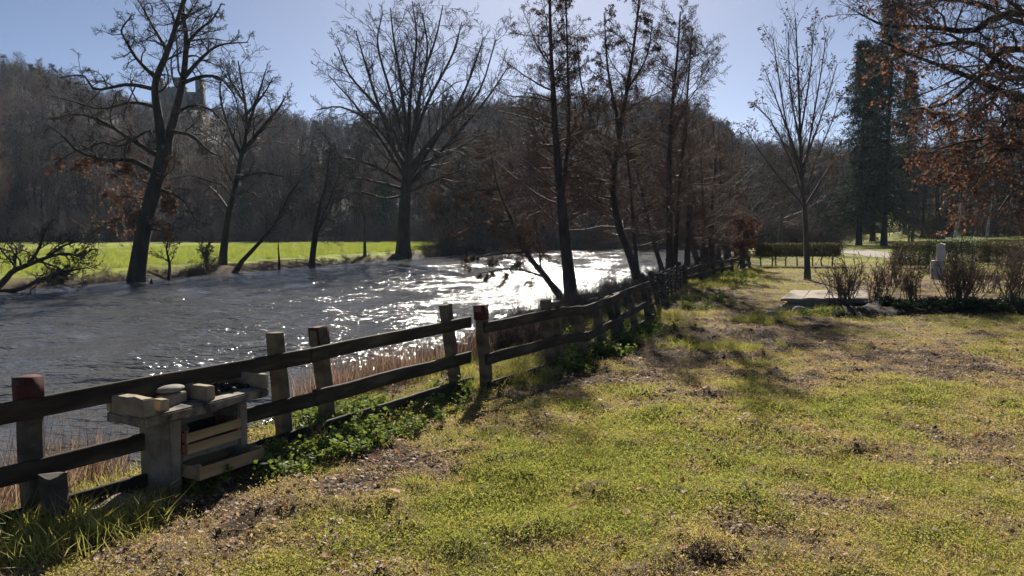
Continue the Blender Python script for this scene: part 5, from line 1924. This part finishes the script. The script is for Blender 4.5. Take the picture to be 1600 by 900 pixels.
edge_tufts = [tuft(rng, 40, .14, .16, .006, .5, .4), tuft(rng, 36, .16, .22, .006, .6, .45), tuft(rng, 34, .14, .12, .006, .6, .5), weed_mesh(rng, 9, .14, .05), weed_mesh(rng, 8, .20, .055), weed_mesh(rng, 10, .10, .045)]
edge_src = source_set('edge_source', edge_tufts, [M['grass']] * 3 + [M['weed']] * 3)
meadow_src = source_set('meadow_source', [tuft(rng, 40, .14, .16, .006, .5, .4), tuft(rng, 36, .16, .22, .006, .6, .45), tuft(rng, 34, .14, .12, .006, .6, .5)], [M['meadow_blade']] * 3)


def along_fence(n, lo, hi, sp, shift):
    """lo..hi in y; points round the fence line, shift towards the lawn"""
    FX = np.array([-5.8, -3.05, -1.95, -1.65, -.6, -.3, .5, .98, 1.4, 2.2, 3.0, 5.6, 8.4, 11.2]); FY = np.array([0, 4.55, 6.3, 6.9, 8.3, 8.4, 9.55, 10.3, 11.2, 13.3, 15.3, 21, 28, 35])
    y = rng.uniform(lo, hi, n)
    x = np.interp(y, FY, FX)
    o_ = rng.normal(size=n) * sp + shift
    return x + o_ * .8, y - o_ * .58


PXY = [along_fence(900, 2.5, 12, .2, .10), along_fence(700, 12, 34, .4, .1), along_fence(900, 2, 16, .8, -1.0), along_fence(500, 16, 36, .8, -1.2)]
x = np.concatenate([a for a, b in PXY]); y = np.concatenate([b for a, b in PXY])
dn, df, sd = rivers(x, y)
dens = fbm(x, y, .9, 2, 201)
k = (sd == 0) & (dn > .8) & (rng.random(len(x)) < sstep(.3, .6, dens))
x, y, dn, dens = x[k], y[k], dn[k], dens[k]
weedy = vnoise(x, y, .7, 207) > .47
idx = np.where(weedy, rng.integers(3, 6, len(x)), rng.integers(0, 3, len(x)))
P = np.stack([x, y, height(x, y)], 1)
scatter('fence_foot_weeds', 'green nettles and rough grass along the foot of the fence', 'weeds', edge_src, P, yaw(len(x), rng, .15), rng.uniform(.55, 1.15, len(x)), idx, np.clip(.75 + rng.normal(size=len(x)) * .2, .2, 1))
# extra leafy patch by the barbecue and a bright tuft on the lawn
c1 = np.stack([rng.normal(size=110) * .42, rng.normal(size=110) * .12], 1)
c1 = c1 @ np.array([[.6, .8], [.8, -.6]]) + np.array([-1.45, 5.75])
c2 = rng.normal(size=(60, 2)) * np.array([.35, .18]) + onz(1120, 542)[:2]
c3 = rng.normal(size=(60, 2)) * np.array([.3, .2]) + onz(1190, 500)[:2]
c4 = rng.normal(size=(150, 2)) * np.array([.30, .22]) + np.array([-2.75, 4.25])
c5 = rng.normal(size=(90, 2)) * np.array([.5, .2]) + onz(1290, 487)[:2]
xy = np.concatenate([c1, c2, c3, c4, c5])
idx = np.concatenate([rng.choice([0, 3, 4, 5, 5], 110), rng.integers(0, 3, 60), rng.integers(0, 3, 60), rng.integers(0, 3, 150), rng.integers(0, 6, 90)])
P = np.stack([xy[:, 0], xy[:, 1], height(xy[:, 0], xy[:, 1])], 1)
scatter('leafy_weed_patch', 'leafy green weeds and lush tufts by the barbecue and in the lawn', 'weeds', edge_src, P, yaw(len(xy), rng, .15), rng.uniform(.5, 1.1, len(xy)), idx, rng.uniform(.6, 1, len(xy)))


# dry reeds between fence and water
def reed_mesh(rng, n, h):
    tb = TB()
    p = np.zeros((n, 3)); p[:, :2] = rng.normal(size=(n, 2)) * .12
    d = rng.normal(size=(n, 3)) * .22; d[:, 2] = 1
    tb.blades(p, d, h * rng.uniform(.4, 1.2, n), .007, rng.normal(size=n)[:, None] * .35, rng)
    a, ra = grow(p[:n // 3], d[:n // 3], rng.uniform(.5, 1.2, n // 3) * h, np.full(n // 3, .003), 4, .06, 0, rng)
    tb.tubes(a, ra, 3)
    return tb.mesh('reed')


reed_src = source_set('reed_source', [reed_mesh(rng, 40, .55), reed_mesh(rng, 36, .75), reed_mesh(rng, 44, .4)], [M['reed']] * 3)
x, y = along_fence(2600, 1, 17, .55, -1.35)
dn, df, sd = rivers(x, y)
k = ((sd == 0) | (dn < .25)) & (dn < 2.1) & (rng.random(len(x)) < sstep(.36, .56, fbm(x, y, .55, 2, 301)))
x, y = x[k], y[k]
P = np.stack([x, y, np.maximum(height(x, y), WATER_Z - .1)], 1)
scatter('dry_reeds', 'dry tan reeds and dead stalks between fence and water', 'reeds', reed_src, P, yaw(len(x), rng, .12), rng.uniform(.5, 1.0, len(x)), rng.integers(0, 3, len(x)))
x, y = along_fence(170, 8, 34, .45, -1.9)
P = np.stack([x, y, height(x, y) - .05], 1)
scatter('near_bank_brush', 'bare bramble twigs on the near bank behind the fence', 'brush', brush_src, P, yaw(len(x), rng, .2), rng.uniform(.18, .42, len(x)), rng.integers(0, 3, len(x)))

# dark evergreen ground cover in the bed
gc = [weed_mesh(rng, 12, .22, .06), weed_mesh(rng, 12, .16, .06)]
gc_src = source_set('cover_source', gc, [M['evergreen']] * 2)
n = 480
x = rng.uniform(8.3, 11.6, n); y = rng.uniform(15.6, 16.9, n)
k = rng.random(n) < sstep(.35, .6, fbm(x, y, .9, 2, 401)) + .25
x, y = x[k], y[k]
P = np.stack([x, y, bedz(x, y)], 1)
scatter('bed_ground_cover', 'dark evergreen ground cover at the feet of the garden shrubs', 'ground cover', gc_src, P, yaw(len(x), rng, .15), rng.uniform(.5, 1.0, len(x)), rng.integers(0, 2, len(x)))

# grass on the far bank edge and in the park beyond the hedge
n = 14000
sdv = rng.uniform(25, 230, n)
fx = np.interp(sdv, cum, FAR[:, 0]); fy = np.interp(sdv, cum, FAR[:, 1])
off = rng.uniform(.25, 1, n) ** 1.6 * 40
x = fx - off * .85; y = fy + off * .5
P = np.stack([x, y, height(x, y)], 1)
scatter('meadow_grass', 'bright green grass of the far meadow', 'grass', meadow_src, P, yaw(n, rng, .1), rng.uniform(1.2, 2.6, n), rng.integers(0, 3, n), np.clip(rng.normal(size=n) * .25 + .7 - .5 * (off < 2), 0, 1))

# ------------------------------------------------------------------ haze
tb = TB(); tb.box((2000, 880, 92), (0, 225, 42))
haze = link('haze', tb.mesh('haze'))
hm, nt, out = new_mat('haze')
pv = N(nt, 'ShaderNodeVolumePrincipled')
pv.inputs['Color'].default_value = (.62, .76, 1.0, 1)
pv.inputs['Density'].default_value = .00011
pv.inputs['Anisotropy'].default_value = .35
nt.links.new(pv.outputs[0], out.inputs['Volume'])
haze.data.materials.append(hm)
haze['kind'] = 'stuff'
tag(haze, 'thin bluish haze lying over the river valley', 'haze')
